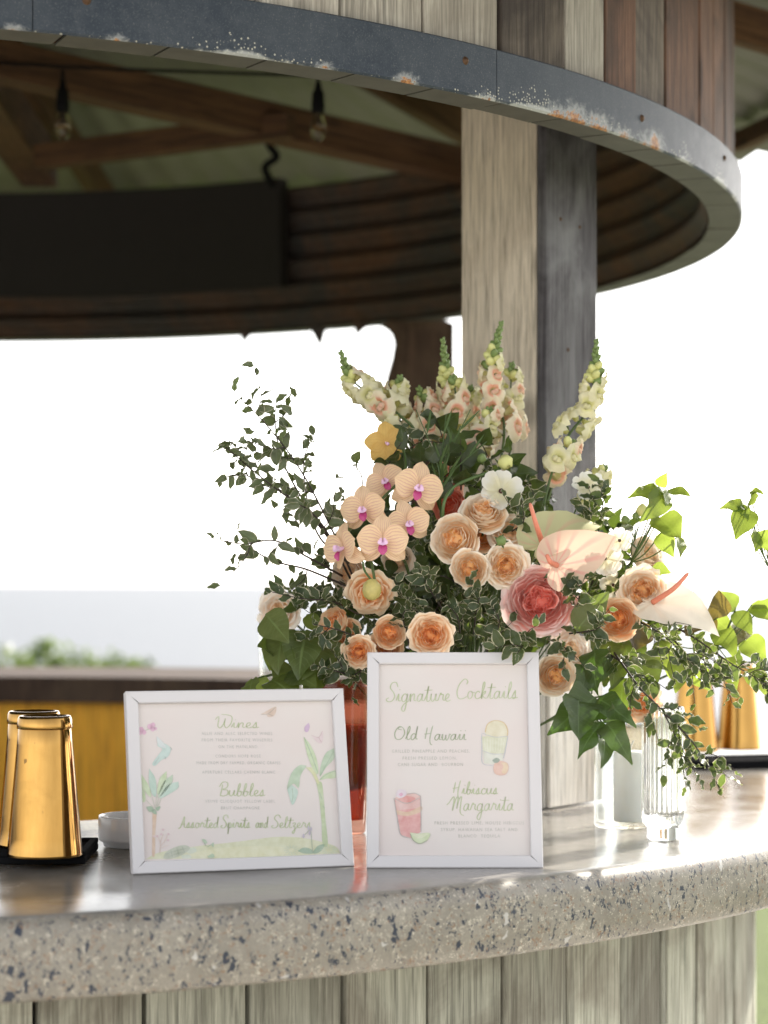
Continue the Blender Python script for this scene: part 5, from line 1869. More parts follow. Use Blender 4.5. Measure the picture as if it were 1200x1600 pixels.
# ---------------------------------------------------------------- anthuriums
def anthurium(base_px, tip_px, Y, wid, normal, spad, label, mat, tip_curl=0.3, cup=0.35, Y2=None, spadY=None):
    b = P(*base_px, Y)
    t = P(*tip_px, Y2 or Y)
    ax = (t - b)
    L = ax.length
    root = empty('anthurium', b, frame_q(ax, normal), label, 'anthurium', 'anthuriums on the right of the arrangement')

    tab = [(0, 1.0), (7, 0.91), (18, 0.77), (36, 0.63), (62, 0.54), (95, 0.47), (120, 0.37), (145, 0.25), (165, 0.15), (180, 0.09)]

    def out(d):
        for (a0, r0), (a1, r1) in zip(tab, tab[1:]):
            if d <= a1: return r0 + (r1 - r0) * (d - a0) / (a1 - a0)
        return 0.1

    def fn(u, v):
        th_ = (2 * u - 1) * 180.0
        d = abs(th_)
        rr = out(d) * v
        a_ = math.radians(th_)
        x = rr * math.sin(a_) * wid / 0.46
        y = rr * math.cos(a_)
        z = cup * x * x * 1.5 - tip_curl * max(0, y - 0.5) ** 2 * 1.6 + 0.012 * math.sin(a_ * 11) * v * v + 0.018 * math.sin(5 * y + 3 * x) * v - 0.10 * max(0, -y)
        return (x * L, y * L, z * L)
    obj('spathe', mesh('spathe', *grid(fn, 44, 10)), M[mat], root)
    inv = Matrix.LocRotScale(b, frame_q(ax, normal), None).inverted()
    sp = [inv @ P(x, y, spadY or (Y - 0.03)) for x, y in spad]
    sp[0] = Vector((0, 0.02 * L, 0.002))
    pth = catmull(sp, 8)
    obj('spadix', mesh('spadix', *tube(pth, lambda q: 0.0042 * (1.0 - 0.35 * q) * (1 if q < 0.97 else 0.5), 12)), M['spadix'], root)
    stem_obj(root, Matrix.LocRotScale(b, frame_q(ax, normal), None), b, (ax.normalized() * 0.3 + Vector((0, -0.5, 0.2))).normalized(), 0.0025)


anthurium((846, 852), (938, 800), 3.12, 0.42, Vector((-0.35, -0.75, 0.65)), [(846, 852), (838, 820), (828, 786)], 'green and cream anthurium with upright coral spadix below the post', 'anth_a', 0.55, 0.5, 3.16)
anthurium((868, 884), (962, 838), 3.08, 0.42, Vector((-0.1, -1.0, 0.15)), [(864, 888), (860, 878), (854, 866)], 'blush pink anthurium with red veins above the pink garden rose', 'anth_b', 0.2, 0.25, 3.06)
anthurium((1018, 942), (1126, 966), 3.13, 0.40, Vector((0.1, -0.75, 0.65)), [(1030, 938), (1052, 920), (1076, 895)], 'ivory anthurium with pink spadix pointing right', 'anth_c', 0.9, 0.3, 3.10)


# ---------------------------------------------------------------- snapdragons
def floret_mesh(seed):
    """two-lipped snapdragon floret facing +Z, its back up along +Y"""
    r = random.Random(seed)
    jit = [r.uniform(0.85, 1.2) for _ in range(5)]
    cen = [math.radians(x) for x in (62, 118, 205, 270, 335)]     # two upper lobes, three lower

    def fn(u, v):
        a_ = 2 * PI * u
        best = max(range(5), key=lambda i: math.cos(a_ - cen[i]))
        cl = max(0.0, math.cos((a_ - cen[best]) * 1.35))
        up = best < 2
        if v < 0.5:
            k = v / 0.5
            rho, z = 0.10 + 0.15 * k ** 0.8, 0.60 * k
        else:
            k = (v - 0.5) / 0.5
            ln = (0.46 if up else 0.38) * jit[best] * (0.35 + 0.65 * cl ** 0.5)
            rho = 0.25 + ln * k
            z = 0.60 + (0.34 * k - 0.30 * k * k if up else 0.22 * k - 0.55 * k * k) + 0.07 * math.sin(13 * a_ + seed) * k * k
        return (rho * math.cos(a_), rho * math.sin(a_) * 1.05, z)
    vs, fs, us = grid(fn, 24, 8, True, uvfn=lambda u, v: (0.05 if v < 0.45 else (0.55 if v < 0.63 else 1.0), v))
    mb = MB()
    mb.add(vs, fs, us)
    # the puffed double palate closing the throat
    pv, pf, pu = lathe([(0.0001, 0.17), (0.09, 0.15), (0.15, 0.07), (0.17, -0.04), (0.12, -0.14)], 10)
    for sx in (-0.09, 0.09):
        mb.add(pv, pf, [(0.62 if z_[2] > 0.1 else 0.85, 0.75) for z_ in pv], Matrix.Translation((sx, -0.07, 0.60)))
    return mb.mesh('floret')


FLO_C, FLO_P = [floret_mesh(k) for k in range(3)], [floret_mesh(5 + k) for k in range(3)]
for me in FLO_C: me.materials.append(M['snap_cream'])
for me in FLO_P: me.materials.append(M['snap_pink'])
SBUD = mesh('bud', *lathe([(0.0001, 1.0), (0.22, 0.88), (0.36, 0.55), (0.38, 0.2), (0.22, -0.05), (0.0001, -0.1)], 8))
SBUD.materials.append(M['snap_bud'])
YBUD = mesh('bud', *lathe([(0.0001, 1.0), (0.25, 0.88), (0.40, 0.55), (0.38, 0.2), (0.22, -0.05), (0.0001, -0.1)], 8))
YBUD.materials.append(M['bud_yellow'])


def resample(path, n):
    d = [0.0]
    for a_, b_ in zip(path, path[1:]): d.append(d[-1] + (b_ - a_).length)
    out, j = [], 0
    for k in range(n + 1):
        x = d[-1] * k / n
        while j < len(d) - 2 and d[j + 1] < x: j += 1
        out.append(path[j].lerp(path[j + 1], (x - d[j]) / max(1e-9, d[j + 1] - d[j])))
    return out


def snapdragon(pts, label, bud_px, flo_px, pink=0.5, nflo=9, fsize=0.030, nbud=22, seed=0):
    """pts from the tip down; bud_px: length of the budded tip, flo_px: where the open florets end, in photo pixels"""
    r = random.Random(seed + 300)
    path = resample(catmull(pts, 10), 50)
    total = sum((b_ - a_).length for a_, b_ in zip(path, path[1:]))
    k_ = pts[0].y / F / total
    cut, end = bud_px * k_, flo_px * k_
    root = empty('snapdragon', path[-1], None, label, 'snapdragon', 'snapdragon spikes rising from the arrangement')
    o0 = path[-1]
    obj('stem', mesh('stem', *tube([p - o0 for p in path], lambda t: 0.0012 + 0.0016 * t, 6)), M['stem'], root)
    L = len(path)

    def at(t):
        t = min(0.999, max(0, t))
        i = min(L - 2, int(t * (L - 1)))
        return path[i].lerp(path[i + 1], t * (L - 1) - i), (path[i] - path[i + 1]).normalized()
    g = 2.4
    for k in range(nbud):
        f = ((k + 0.3) / nbud)
        p, tg = at(cut * f)
        ox = tg.orthogonal().normalized(); oy = tg.cross(ox)
        sd = ox * math.cos(k * g) + oy * math.sin(k * g)
        s_ = 0.0065 + 0.0085 * f
        d_ = (tg * (1.0 - 0.6 * f) + sd * (0.45 + 0.6 * f)).normalized()
        obj('bud', YBUD if f > 0.6 and r.random() < 0.75 else SBUD, None, root, p - o0 + d_ * 0.001, d_.to_track_quat('Z', 'Y'), s_ * (1.25 if f > 0.6 else 1.0))
    for k in range(nflo):
        f = (k + r.uniform(0, 0.4)) / nflo
        p, tg = at(cut * 0.92 + (end - cut * 0.92) * f)
        ox = Vector((1, 0, 0)) - tg * tg.x; ox.normalize()
        oy = tg.cross(ox)
        an = k * 2.75 + r.uniform(-0.35, 0.35)
        sd = ox * math.cos(an) + oy * math.sin(an) * 0.7
        sd = (sd + VIEW * 0.25).normalized()
        d_ = (sd + tg * r.uniform(0.1, 0.5)).normalized()
        s_ = fsize * (0.72 + 0.38 * f)
        me = r.choice(FLO_P if r.random() < pink * (0.4 + f) else FLO_C)
        x_ = tg.cross(d_).normalized(); y_ = d_.cross(x_)
        q = Matrix((x_, y_, d_)).transposed().to_quaternion()
        obj('floret', me, None, root, p - o0 + d_ * 0.004, q, s_)
        lf = (tg * 0.6 + sd).normalized()
        if k % 2 == 0: obj('bract', SEPAL, None, root, p - o0, frame_q(lf, tg), 0.018)
    return root


snapdragon([P(533, 552, 3.34), P(548, 590, 3.34), P(572, 612, 3.33), P(620, 645, 3.32), P(660, 690, 3.32), P(700, 800, 3.32)], 'snapdragon leaning far left with cream florets against the sky', 52, 150, 0.5, 9, 0.033, 18, 1)
snapdragon([P(692, 532, 3.40), P(697, 580, 3.40), P(702, 630, 3.40), P(706, 740, 3.38)], 'green tipped snapdragon just left of the post', 75, 150, 0.25, 8, 0.028, 26, 2)
snapdragon([P(783, 506, 3.36), P(770, 560, 3.36), P(768, 610, 3.36), P(788, 670, 3.35), P(770, 790, 3.3)], 'tallest snapdragon in front of the pale post face', 72, 195, 0.9, 11, 0.030, 28, 3)
snapdragon([P(655, 608, 3.38), P(668, 640, 3.38), P(672, 680, 3.36), P(680, 780, 3.35)], 'pink throated snapdragon between the left and middle spikes', 22, 110, 0.9, 7, 0.031, 8, 4)
snapdragon([P(735, 606, 3.44), P(730, 650, 3.44), P(722, 690, 3.42), P(720, 790, 3.4)], 'blurred pink throated snapdragon behind the middle', 20, 110, 0.9, 7, 0.031, 8, 5)
snapdragon([P(932, 534, 3.34), P(929, 590, 3.34), P(915, 645, 3.34), P(884, 690, 3.32), P(850, 800, 3.3)], 'cream snapdragon at the right edge of the post', 66, 170, 0.0, 9, 0.031, 24, 6)
snapdragon([P(893, 690, 3.27), P(880, 715, 3.26), P(862, 740, 3.25), P(840, 830, 3.25)], 'short blush snapdragon above the green anthurium', 12, 72, 0.6, 6, 0.031, 5, 7)
snapdragon([P(945, 730, 3.36), P(930, 760, 3.35), P(905, 830, 3.3)], 'small cream snapdragon right of the post under the tall one', 18, 60, 0.2, 4, 0.028, 7, 8)

snapdragon([P(625, 590, 3.37), P(618, 625, 3.37), P(628, 665, 3.36), P(670, 760, 3.35)], 'pale snapdragon with open florets right of the leaning one', 22, 95, 0.6, 8, 0.032, 8, 9)
snapdragon([P(800, 570, 3.42), P(798, 610, 3.42), P(800, 660, 3.40), P(790, 780, 3.38)], 'short cream and pink snapdragon right of the tallest spike', 24, 120, 0.7, 8, 0.030, 9, 10)
snapdragon([P(708, 590, 3.36), P(712, 625, 3.36), P(704, 670, 3.35), P(705, 780, 3.33)], 'cream snapdragon low in front of the green tipped one', 16, 105, 0.5, 8, 0.031, 7, 11)
snapdragon([P(765, 640, 3.33), P(757, 675, 3.33), P(745, 715, 3.32), P(735, 800, 3.3)], 'rosy snapdragon at the foot of the tallest spike', 14, 85, 1.0, 7, 0.029, 5, 12)

# ---------------------------------------------------------------- grassy stems in the middle
for k, (tip, mid) in enumerate((((697, 648), (690, 720)), ((735, 640), (700, 715)), ((650, 640), (685, 730)), ((760, 690), (700, 745)), ((720, 665), (692, 730)))):
    pth = catmull([P(*tip, 3.22), P(*mid, 3.2), P(688, 790, 3.2), P(700, 900, 3.25), GP], 7)
    o = empty('green_stalk', pth[0], None, ['tall thin green stalk left of the yellow bud', 'green stalk curving towards the post', 'green stalk leaning left behind the orchids', 'green stalk arching right to the yellow bud', 'straight thin green stalk in the middle'][k], 'stalk')
    obj('stem', mesh('stem', *tube([p - pth[0] for p in pth], lambda t: 0.0007 + 0.0016 * t, 6)), M['stem'], o)
    for j in range(4):
        i = 3 + j * 4
        d_ = ((pth[i - 1] - pth[i]).normalized() + Vector((FR.uniform(-0.8, 0.8), FR.uniform(-0.5, 0.1), 0.2))).normalized()
        obj('blade', SEPAL, None, o, pth[i] - pth[0], frame_q(d_, VIEW + Vector((0, 0, 0.3))), (0.012, 0.04, 0.03))
pth = catmull([P(776, 735, 3.20), P(735, 748, 3.17), P(705, 765, 3.15), P(692, 800, 3.14), P(700, 880, 3.2)], 8)
o = empty('green_stalk', pth[0], None, 'thick curved green stalk looping over the coral ranunculus', 'stalk')
obj('stem', mesh('stem', *tube([p - pth[0] for p in pth], 0.0024, 7)), M['stem'], o)

# ---------------------------------------------------------------- foliage
def Q(*pts):
    return [P(x, y, Y) for (x, y, Y) in pts]


# airy branch against the sky, upper left
GA = 'airy grey green branches reaching up to the left'
AB = [
 ([(560, 920, 3.2), (520, 830, 3.14), (470, 735, 3.1), (420, 668, 3.08), (366, 612, 3.06)], 18, 'longest airy branch arching to the upper left tip', 5, 0.05),
 ([(548, 905, 3.2), (500, 815, 3.12), (440, 770, 3.08), (395, 735, 3.05), (352, 698, 3.04)], 15, 'airy branch just under the longest one', 5, 0.045),
 ([(530, 860, 3.18), (470, 775, 3.15), (440, 715, 3.16), (430, 660, 3.16), (432, 628, 3.16)], 12, 'short upright airy twig beside the longest branch', 4, 0.04),
 ([(535, 870, 3.2), (480, 800, 3.18), (420, 755, 3.16), (372, 742, 3.15), (345, 748, 3.15)], 8, 'thin sparse airy twig at mid height on the left', 2, 0.04),
 ([(535, 900, 3.2), (480, 870, 3.14), (430, 845, 3.1), (380, 850, 3.08), (334, 842, 3.07)], 11, 'lowest airy twig reaching out left above the sea', 3, 0.04),
 ([(540, 915, 3.2), (480, 890, 3.16), (440, 880, 3.12), (400, 862, 3.1), (372, 830, 3.1)], 8, 'sparse airy twig over the horizon at left', 2, 0.035),
 ([(545, 880, 3.2), (500, 840, 3.16), (480, 780, 3.15), (475, 720, 3.15), (490, 680, 3.15)], 9, 'airy twig rising nearest the orchids', 2, 0.035),
]
for k, (pts, n, lab, sub, sl_) in enumerate(AB):
    branch('airy_branch', Q(*pts), AIRY, 0.027, n, lab, 'branch', GA, 0.0014, seed=k + 1, start=0.28, face=0.7, droop=0.15, subs=sub, sub_len=sl_ * 1.35)

# broad leaf by the orchids
for k, (pts, lab) in enumerate((([(560, 800, 3.2), (566, 750, 3.2), (552, 722, 3.2)], 'single twig with two dark leaves above the orchids'),)):
    branch('leafy_twig', Q(*pts), DARK, 0.030, 3, lab, 'twig', None, 0.0012, seed=55, start=0.85, face=1.0)

# variegated sprigs: placed ones
GV = 'variegated pittosporum sprigs'
VS = [
 ([(560, 960, 3.14), (520, 940, 3.1), (470, 935, 3.07), (425, 925, 3.06)], 13, 'variegated sprig pointing left over the pale sea', 2),
 ([(570, 1000, 3.12), (530, 985, 3.06), (490, 975, 3.04)], 9, 'variegated sprig over the tan rose on the left', 2),
 ([(560, 1060, 3.12), (530, 1050, 3.06), (495, 1040, 3.05)], 9, 'variegated sprig hanging just above the wide menu corner', 2),
 ([(590, 1030, 3.12), (560, 1050, 3.08), (548, 1062, 3.07)], 7, 'small variegated sprig between both menus', 1),
 ([(690, 950, 3.14), (668, 915, 3.09), (655, 890, 3.08)], 10, 'variegated sprig left of the peach cluster foot', 2),
 ([(740, 990, 3.14), (745, 950, 3.08), (752, 925, 3.07)], 10, 'variegated sprig under the peach cluster', 2),
 ([(760, 1020, 3.14), (780, 975, 3.08), (770, 950, 3.07)], 10, 'variegated sprig left of the pink garden rose', 2),
 ([(720, 1000, 3.14), (715, 965, 3.07), (700, 945, 3.06)], 9, 'variegated sprig above the ruffled orange peach rose', 1),
 ([(800, 990, 3.08), (820, 1000, 3.03), (808, 1022, 2.99)], 9, 'variegated sprig drooping over the upright menu top edge', 2),
 ([(860, 1000, 3.1), (880, 1010, 3.05), (880, 1045, 3.03)], 8, 'variegated sprig crossing the loose pale rose', 1),
 ([(900, 960, 3.12), (905, 930, 3.07), (902, 905, 3.06)], 8, 'variegated sprig right of the pink garden rose', 2),
 ([(890, 990, 3.12), (925, 985, 3.06), (945, 975, 3.05)], 8, 'variegated sprig below the round dark leaf', 2),
 ([(935, 830, 3.24), (942, 790, 3.22), (945, 765, 3.22)], 10, 'upright grey green sprig beside the post edge', 3),
 ([(880, 850, 3.2), (920, 815, 3.18), (925, 795, 3.18)], 8, 'variegated sprig behind the green anthurium', 2),
 ([(800, 830, 3.18), (818, 815, 3.14), (815, 780, 3.14)], 8, 'variegated sprig right of the white open flower', 1),
 ([(640, 980, 3.14), (640, 940, 3.1), (625, 925, 3.09)], 9, 'variegated sprig beside the drooping golden rose', 2),
 ([(640, 1010, 3.1), (630, 960, 3.08), (650, 950, 3.07)], 8, 'variegated sprig between two small peach roses', 1),
]
for k, (pts, n, lab, sub) in enumerate(VS):
    branch('pittosporum_sprig', Q(*pts), PITT, 0.0245, n, lab, 'sprig', GV, 0.0011, seed=k + 20, start=0.15, face=0.9, subs=sub, sub_len=0.035)

# trailing variegated branches, right
TR = [
 ([(975, 960, 3.16), (1025, 985, 3.1), (1058, 1012, 3.08), (1085, 1040, 3.07)], 16, 'trailing variegated branch below the ivory anthurium', 5, 0.05),
 ([(1030, 965, 3.16), (1090, 1000, 3.12), (1140, 1035, 3.1), (1185, 1062, 3.1), (1205, 1085, 3.1)], 20, 'trailing variegated branch reaching the right edge', 7, 0.055),
 ([(960, 1020, 3.12), (1000, 1075, 3.05), (1035, 1112, 3.02), (1060, 1165, 3.0), (1072, 1230, 3.0)], 18, 'variegated branch hanging in front of the ribbed vase', 5, 0.045),
 ([(1030, 1108, 3.02), (1065, 1140, 3.0), (1100, 1185, 2.99), (1125, 1235, 2.99)], 15, 'variegated branch hanging lowest over the bright counter', 4, 0.04),
 ([(950, 1020, 3.14), (985, 1045, 3.1), (1010, 1070, 3.08)], 9, 'short variegated sprig above the candle glass', 2, 0.04),
 ([(1040, 985, 3.2), (1080, 1030, 3.16), (1110, 1060, 3.16), (1150, 1050, 3.16)], 12, 'variegated branch behind the trailing ones on the right', 4, 0.05),
]
for k, (pts, n, lab, sub, sl_) in enumerate(TR):
    branch('pittosporum_branch', Q(*pts), PITT, 0.0235, n, lab, 'branch', 'trailing variegated branches on the right', 0.0013, seed=k + 60, start=0.10, face=0.7, droop=0.25, subs=sub, sub_len=sl_)

# dark filler sprigs packed between the blooms
fr = random.Random(5)
MARKS = [(757, 795, 'the topmost peach rose'), (709, 841, 'the left peach rose of the cluster'), (733, 889, 'the bottom left peach rose of the cluster'), (791, 884, 'the bottom right peach rose of the cluster'),
         (843, 938, 'the pink garden rose'), (1003, 922, 'the peach rose by the ivory anthurium'), (965, 968, 'the lower right peach rose'), (893, 1014, 'the loose pale rose'), (673, 991, 'the ruffled orange rose'),
         (609, 988, 'the small pinkish rose'), (560, 1018, 'the rose touching the upright menu'), (520, 972, 'the tan rose facing left'), (578, 930, 'the drooping golden rose'), (701, 790, 'the coral ranunculus'),
         (783, 768, 'the white open flower'), (944, 872, 'the dark hearted cream flower'), (885, 805, 'the green cream anthurium'), (905, 870, 'the blush anthurium'), (652, 762, 'the right orchid blossom'),
         (598, 846, 'the lowest orchid blossom'), (603, 692, 'the yellow orchid'), (790, 722, 'the yellow green bud'), (869, 1056, 'the rose beside the upright menu'), (690, 748, 'the blurred coral flower')]
USED_L = {}


def near_label(x, y, first):
    opts = []
    for (mx_, my_, nm) in MARKS:
        ddx, ddy = x - mx_, y - my_
        side = ('right of' if ddx > 0 else 'left of') if abs(ddx) > abs(ddy) else ('below' if ddy > 0 else 'above')
        opts.append((math.hypot(ddx, ddy), '%s %s %s' % (first, side, nm)))
    opts.sort()
    for _, t in opts[:14]:
        if t not in USED_L:
            USED_L[t] = 1
            return t
    return opts[0][1]


spots = [(640, 905), (660, 930), (690, 900), (700, 925), (730, 940), (760, 955), (790, 940), (640, 950), (620, 960), (700, 975), (740, 1000), (770, 1000), (800, 1010), (590, 960),
         (560, 950), (530, 930), (500, 950), (500, 1000), (520, 1030), (480, 930), (650, 860), (680, 800), (670, 830), (640, 790), (700, 740), (740, 760), (720, 720), (670, 720),
         (820, 760), (850, 780), (840, 820), (820, 850), (830, 880), (870, 920), (900, 950), (920, 930), (910, 1000), (930, 1020), (880, 980), (900, 880), (930, 900), (960, 940),
         (980, 980), (960, 1000), (940, 1040), (900, 1040), (760, 730), (790, 740), (860, 850), (980, 890), (990, 940), (610, 900), (640, 730), (660, 690), (520, 900), (545, 960), (985, 905), (1020, 965), (940, 850), (1040, 1000), (610, 720), (690, 680), (750, 690)]
for k, (x, y) in enumerate(spots):
    Y = 3.24 + fr.uniform(-0.03, 0.10)
    a_ = fr.uniform(0, 6.28)
    dxp, dyp = 34 * math.cos(a_), 34 * math.sin(a_)
    lv = PITT if fr.random() < 0.62 else DEEP
    branch('filler_sprig', Q((x - dxp * 0.8, y - dyp * 0.8 + 18, Y + 0.06), (x, y, Y), (x + dxp, y + dyp, Y - 0.05)), lv, 0.026 if lv is PITT else 0.042, 9 if lv is PITT else 6,
           near_label(x, y, 'variegated filler sprig' if lv is PITT else 'dark leafy filler sprig'), 'sprig', 'dark sprigs packed between the blooms', 0.0012, seed=k + 100, start=0.05, face=0.8, subs=2 if lv is PITT else 0, sub_len=0.04)
# deep backing leaves so that the heart of the bunch is closed
for k in range(40):
    x, y = fr.gauss(735, 110), fr.gauss(915, 75)
    if x < 560 or x > 960 or y < 760 or y > 1080: continue
    Y = 3.40 + fr.uniform(-0.04, 0.10)
    a_ = fr.uniform(0, 6.28)
    branch('backing_sprig', Q((x, y + 25, Y + 0.03), (x + 20 * math.cos(a_), y + 20 * math.sin(a_), Y), (x + 46 * math.cos(a_), y + 46 * math.sin(a_), Y - 0.03)), DEEP, 0.058, 7,
           near_label(x, y, 'broad dark leaves deep inside'), 'sprig', 'broad dark leaves deep inside the bunch', 0.0014, seed=k + 300, start=0.0, face=0.9)


# ---------------------------------------------------------------- larger leaves placed one by one
def leaf_spray(name, base, leaves_spec, lib, label, cat='leaf spray', group=None, mat='stem'):
    """leaves_spec: (stalk px,py,Y, tip px,py,Y, normal)"""
    root = empty(name, base, None, label, cat, group)
    mb = MB()
    r = random.Random(len(label))
    for (bx, by, bY, tx, ty, tY, nr) in leaves_spec:
        b, t = P(bx, by, bY), P(tx, ty, tY)
        mid = base.lerp(b, 0.5) + Vector((0, 0.01, -0.008))
        mb.add(*tube([p - base for p in catmull([base, mid, b], 5)], 0.0010, 5))
        obj('leaf', r.choice(lib), None, root, b - base, frame_q(t - b, Vector(nr)), (t - b).length)
    obj('stalk', mb.mesh('stalk'), M[mat], root)
    return root


C_ = (0.1, -1, 0.3)
leaf_spray('ivy_trail', P(925, 1085, 3.1), [(930, 1090, 3.06, 862, 1140, 3.02, (0.2, -1, 0.5)), (935, 1092, 3.05, 985, 1118, 3.0, (0, -1, 0.6)), (905, 1095, 3.04, 902, 1160, 3.0, (0.3, -1, 0)),
    (940, 1128, 3.04, 906, 1168, 3.0, (-0.2, -1, 0.3)), (948, 1130, 3.03, 985, 1180, 2.99, (0.2, -1, 0.1)), (952, 1130, 3.04, 962, 1105, 3.02, (0.4, -1, 0)), (945, 1150, 3.03, 948, 1195, 3.0, (0.5, -0.9, 0)),
    (925, 1080, 3.1, 915, 1050, 3.1, C_)], IVY, 'dark green ivy trail hanging right of the upright menu')
leaf_spray('ivy_trail', P(930, 1010, 3.12), [(930, 1015, 3.1, 920, 1075, 3.06, (-0.7, -1, 0.2)), (950, 1030, 3.12, 925, 1075, 3.1, (0.7, -1, 0)), (920, 1040, 3.1, 905, 1090, 3.08, (-0.2, -1, 0.4))], IVY, 'folded ivy leaves beside the loose pale rose')
leaf_spray('round_leaf', P(905, 970, 3.13), [(900, 985, 3.1, 950, 925, 3.08, (0.1, -1, 0.2)), (905, 960, 3.12, 930, 930, 3.1, (0, -1, 0))], DARK, 'big round dark leaf right of the pink garden rose')
leaf_spray('dark_leaf_spray', P(950, 1000, 3.18), [(950, 1000, 3.16, 935, 1065, 3.12, (0, -1, 0.2)), (965, 1010, 3.16, 960, 1075, 3.12, (0.4, -1, 0.1)), (985, 985, 3.18, 1000, 1040, 3.14, (0.3, -1, 0.2)), (1000, 1020, 3.16, 1010, 1090, 3.14, (0.6, -1, 0)),
    (975, 1060, 3.14, 965, 1110, 3.1, (-0.4, -1, 0)), (1005, 1035, 3.14, 1045, 1045, 3.12, (0, -0.6, 1))], DARK, 'dark hanging leaves below the lower right peach rose')
leaf_spray('left_leaf_spray', P(500, 1010, 3.14), [(415, 960, 3.08, 448, 1000, 3.02, (-0.3, -1, 0.2)), (445, 985, 3.1, 425, 1040, 3.04, (-0.4, -1, 0.1)), (478, 985, 3.08, 465, 1048, 3.02, (0, -1, 0.15)), (490, 1000, 3.1, 470, 1065, 3.04, (0.3, -1, 0)),
    (455, 1050, 3.08, 492, 1068, 3.02, (0, -1, 0.5)), (425, 1062, 3.08, 462, 1082, 3.02, (0.1, -1, 0.8)), (432, 1020, 3.1, 400, 1012, 3.06, (-0.2, -1, 0.4)), (500, 1040, 3.1, 478, 1085, 3.05, (0, -1, 0.2)),
    (440, 1030, 3.12, 430, 1075, 3.1, (0.5, -0.8, 0)), (395, 1062, 3.08, 382, 1085, 3.04, (-0.4, -0.9, 0)), (520, 1000, 3.12, 505, 1060, 3.08, (0, -1, 0))], DARK, 'glossy green leaf spray above the wide menu on the left')
leaf_spray('lime_leaf_spray', P(460, 1030, 3.22), [(430, 1000, 3.2, 420, 1050, 3.18, (0.4, -1, 0)), (480, 960, 3.2, 500, 990, 3.18, (0.2, -1, 0)), (400, 1060, 3.2, 425, 1080, 3.18, (0, -1, 0.3)), (490, 1050, 3.2, 500, 1075, 3.18, (0, -1, 0))], LIME, 'lime green leaves glowing behind the left spray')
# backlit vine leaves, right
leaf_spray('vine_leaf_spray', P(985, 880, 3.2), [(1040, 768, 3.14, 1018, 808, 3.1, (0.3, -1, 0.1)), (1042, 765, 3.14, 1042, 790, 3.12, (0.8, -0.8, 0)), (1035, 768, 3.15, 990, 762, 3.12, (-0.2, -0.7, 0.8)), (1045, 765, 3.15, 1078, 772, 3.12, (0.1, -0.7, 0.8)),
    (1030, 760, 3.16, 1040, 742, 3.14, (0, -1, 0.2)), (1030, 808, 3.16, 1065, 845, 3.12, (0.3, -1, 0)), (1035, 830, 3.16, 1048, 866, 3.13, (-0.4, -1, 0)), (1060, 838, 3.16, 1068, 868, 3.14, (0.7, -0.8, 0)), (1020, 885, 3.16, 1048, 895, 3.14, (0, -1, 0.2))],
    LIME, 'backlit yellow green vine leaves above the pale side facing rose')
leaf_spray('vine_leaf_spray', P(1210, 900, 3.25), [(1170, 795, 3.2, 1150, 840, 3.16, (-0.2, -1, 0.1)), (1165, 790, 3.2, 1132, 786, 3.18, (0, -0.8, 0.7)), (1170, 790, 3.2, 1175, 762, 3.18, (0.6, -0.8, 0)), (1172, 768, 3.2, 1190, 764, 3.18, (0, -0.8, 0.6)), (1155, 790, 3.2, 1170, 808, 3.18, (0.3, -1, 0)),
    (1185, 830, 3.2, 1182, 862, 3.18, (0.3, -1, 0)), (1195, 828, 3.2, 1205, 865, 3.18, (-0.3, -1, 0))], LIME, 'backlit vine tip entering from the right edge in the sky')
leaf_spray('vine_leaf_spray', P(1120, 1010, 3.28), [(1150, 955, 3.25, 1175, 990, 3.22, (0.2, -1, 0)), (1165, 1000, 3.25, 1198, 1035, 3.22, (0, -1, 0.3)), (1180, 960, 3.25, 1200, 940, 3.22, (0, -1, 0)), (1120, 985, 3.25, 1150, 1010, 3.2, (0, -1, 0.4)), (1175, 945, 3.25, 1205, 965, 3.22, (0.3, -1, 0)),
    (1100, 1000, 3.28, 1090, 1040, 3.24, (0.2, -1, 0)), (1060, 1030, 3.28, 1058, 1080, 3.24, (0.3, -1, 0)), (1085, 1040, 3.28, 1105, 1075, 3.24, (-0.3, -1, 0)), (1130, 1030, 3.28, 1150, 1070, 3.24, (0, -1, 0.1)), (1035, 1000, 3.3, 1050, 1045, 3.26, (0, -1, 0)),
    (1170, 1045, 3.3, 1200, 1075, 3.26, (0, -1, 0.2)), (1150, 950, 3.26, 1128, 925, 3.24, (0.4, -1, 0)), (1110, 960, 3.3, 1140, 985, 3.26, (-0.3, -1, 0.2))], LIME, 'mass of backlit green leaves behind the trailing branches on the right')
leaf_spray('russet_leaf_spray', P(1060, 985, 3.2), [(1122, 965, 3.14, 1122, 920, 3.12, (0.1, -1, 0.2)), (1095, 965, 3.16, 1072, 990, 3.12, (-0.2, -1, 0.2)), (1105, 965, 3.16, 1120, 985, 3.14, (0.3, -1, 0)), (1090, 950, 3.18, 1068, 962, 3.16, (0, -1, 0.5)), (1000, 970, 3.18, 985, 1020, 3.14, (0.3, -1, 0.1))],
    RUSS, 'russet and green leaves below the ivory anthurium tip')

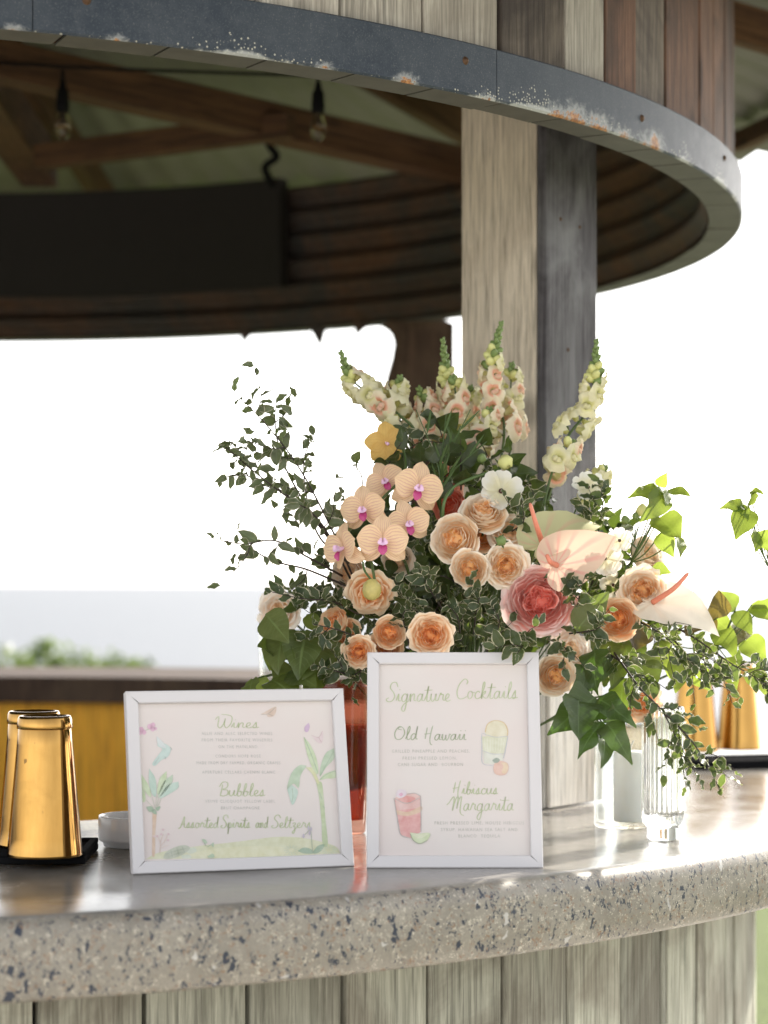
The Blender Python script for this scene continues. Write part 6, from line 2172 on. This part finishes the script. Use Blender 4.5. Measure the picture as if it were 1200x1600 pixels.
# ---------------------------------------------------------------- shrubs on the bluff, left background
M['shrub'] = leaf_mat('bluff_shrub_leaf', (0.06, 0.10, 0.03), (0.10, 0.14, 0.045), None, trans=(0.3, 0.42, 0.08), tf=0.3)


def shrub(px, top, Y, wid, label, seed):
    r = random.Random(seed)
    g = P(px, 900, Y); g.z = 0.0
    Ht = P(px, top, Y).z
    root = empty('shrub', g, None, label, 'shrub', 'low shrubs on the bluff behind the bar')
    mb = MB()
    for k in range(1600):
        a_, el = r.uniform(0, 6.28), r.random() ** 0.5
        hz = r.random()
        rad = wid * el * (0.35 + 0.65 * math.sin(PI * min(1, 0.25 + hz * 0.75)))
        p = Vector((rad * math.cos(a_), rad * math.sin(a_) * 0.7, Ht * (0.12 + 0.88 * hz) * (1 - 0.35 * (el ** 2)) + r.gauss(0, 0.03)))
        d_ = rand_unit(r); n_ = rand_unit(r)
        q = frame_q(d_, n_)
        s_ = r.uniform(0.05, 0.10)
        vs = [q @ Vector(v) * s_ + p for v in ((-0.3, 0, 0), (0, -0.5, 0), (0.3, 0, 0), (0, 0.6, 0.1))]
        mb.add(vs, [(0, 1, 2, 3)], [(0, .5), (.5, 0), (1, .5), (.5, 1)])
    obj('crown', mb.mesh('crown', False), M['shrub'], root)
    tb = MB()
    for k in range(5):
        a_ = r.uniform(0, 6.28)
        tb.add(*tube(catmull([(0, 0, -0.05), (0.2 * wid * math.cos(a_), 0.2 * wid * math.sin(a_), Ht * 0.4), (0.55 * wid * math.cos(a_), 0.4 * wid * math.sin(a_), Ht * 0.85)], 5), lambda t: 0.02 * (1.1 - t), 5))
    obj('trunk', tb.mesh('trunk'), M['twig'], root)


shrub(10, 1012, 15.5, 1.0, 'shrub at the far left edge above the back bar', 1)
shrub(72, 998, 16.0, 0.55, 'highest shrub in the row behind the back bar', 2)
shrub(120, 1016, 16.2, 0.9, 'broad shrub next to the highest one', 6)
shrub(175, 1022, 16.5, 0.8, 'low shrub right of the broad one', 3)
shrub(225, 1030, 17.0, 0.55, 'smallest shrub at the right end of the row', 4)
shrub(-70, 990, 15.0, 0.60, 'shrub cut by the left picture edge', 5)
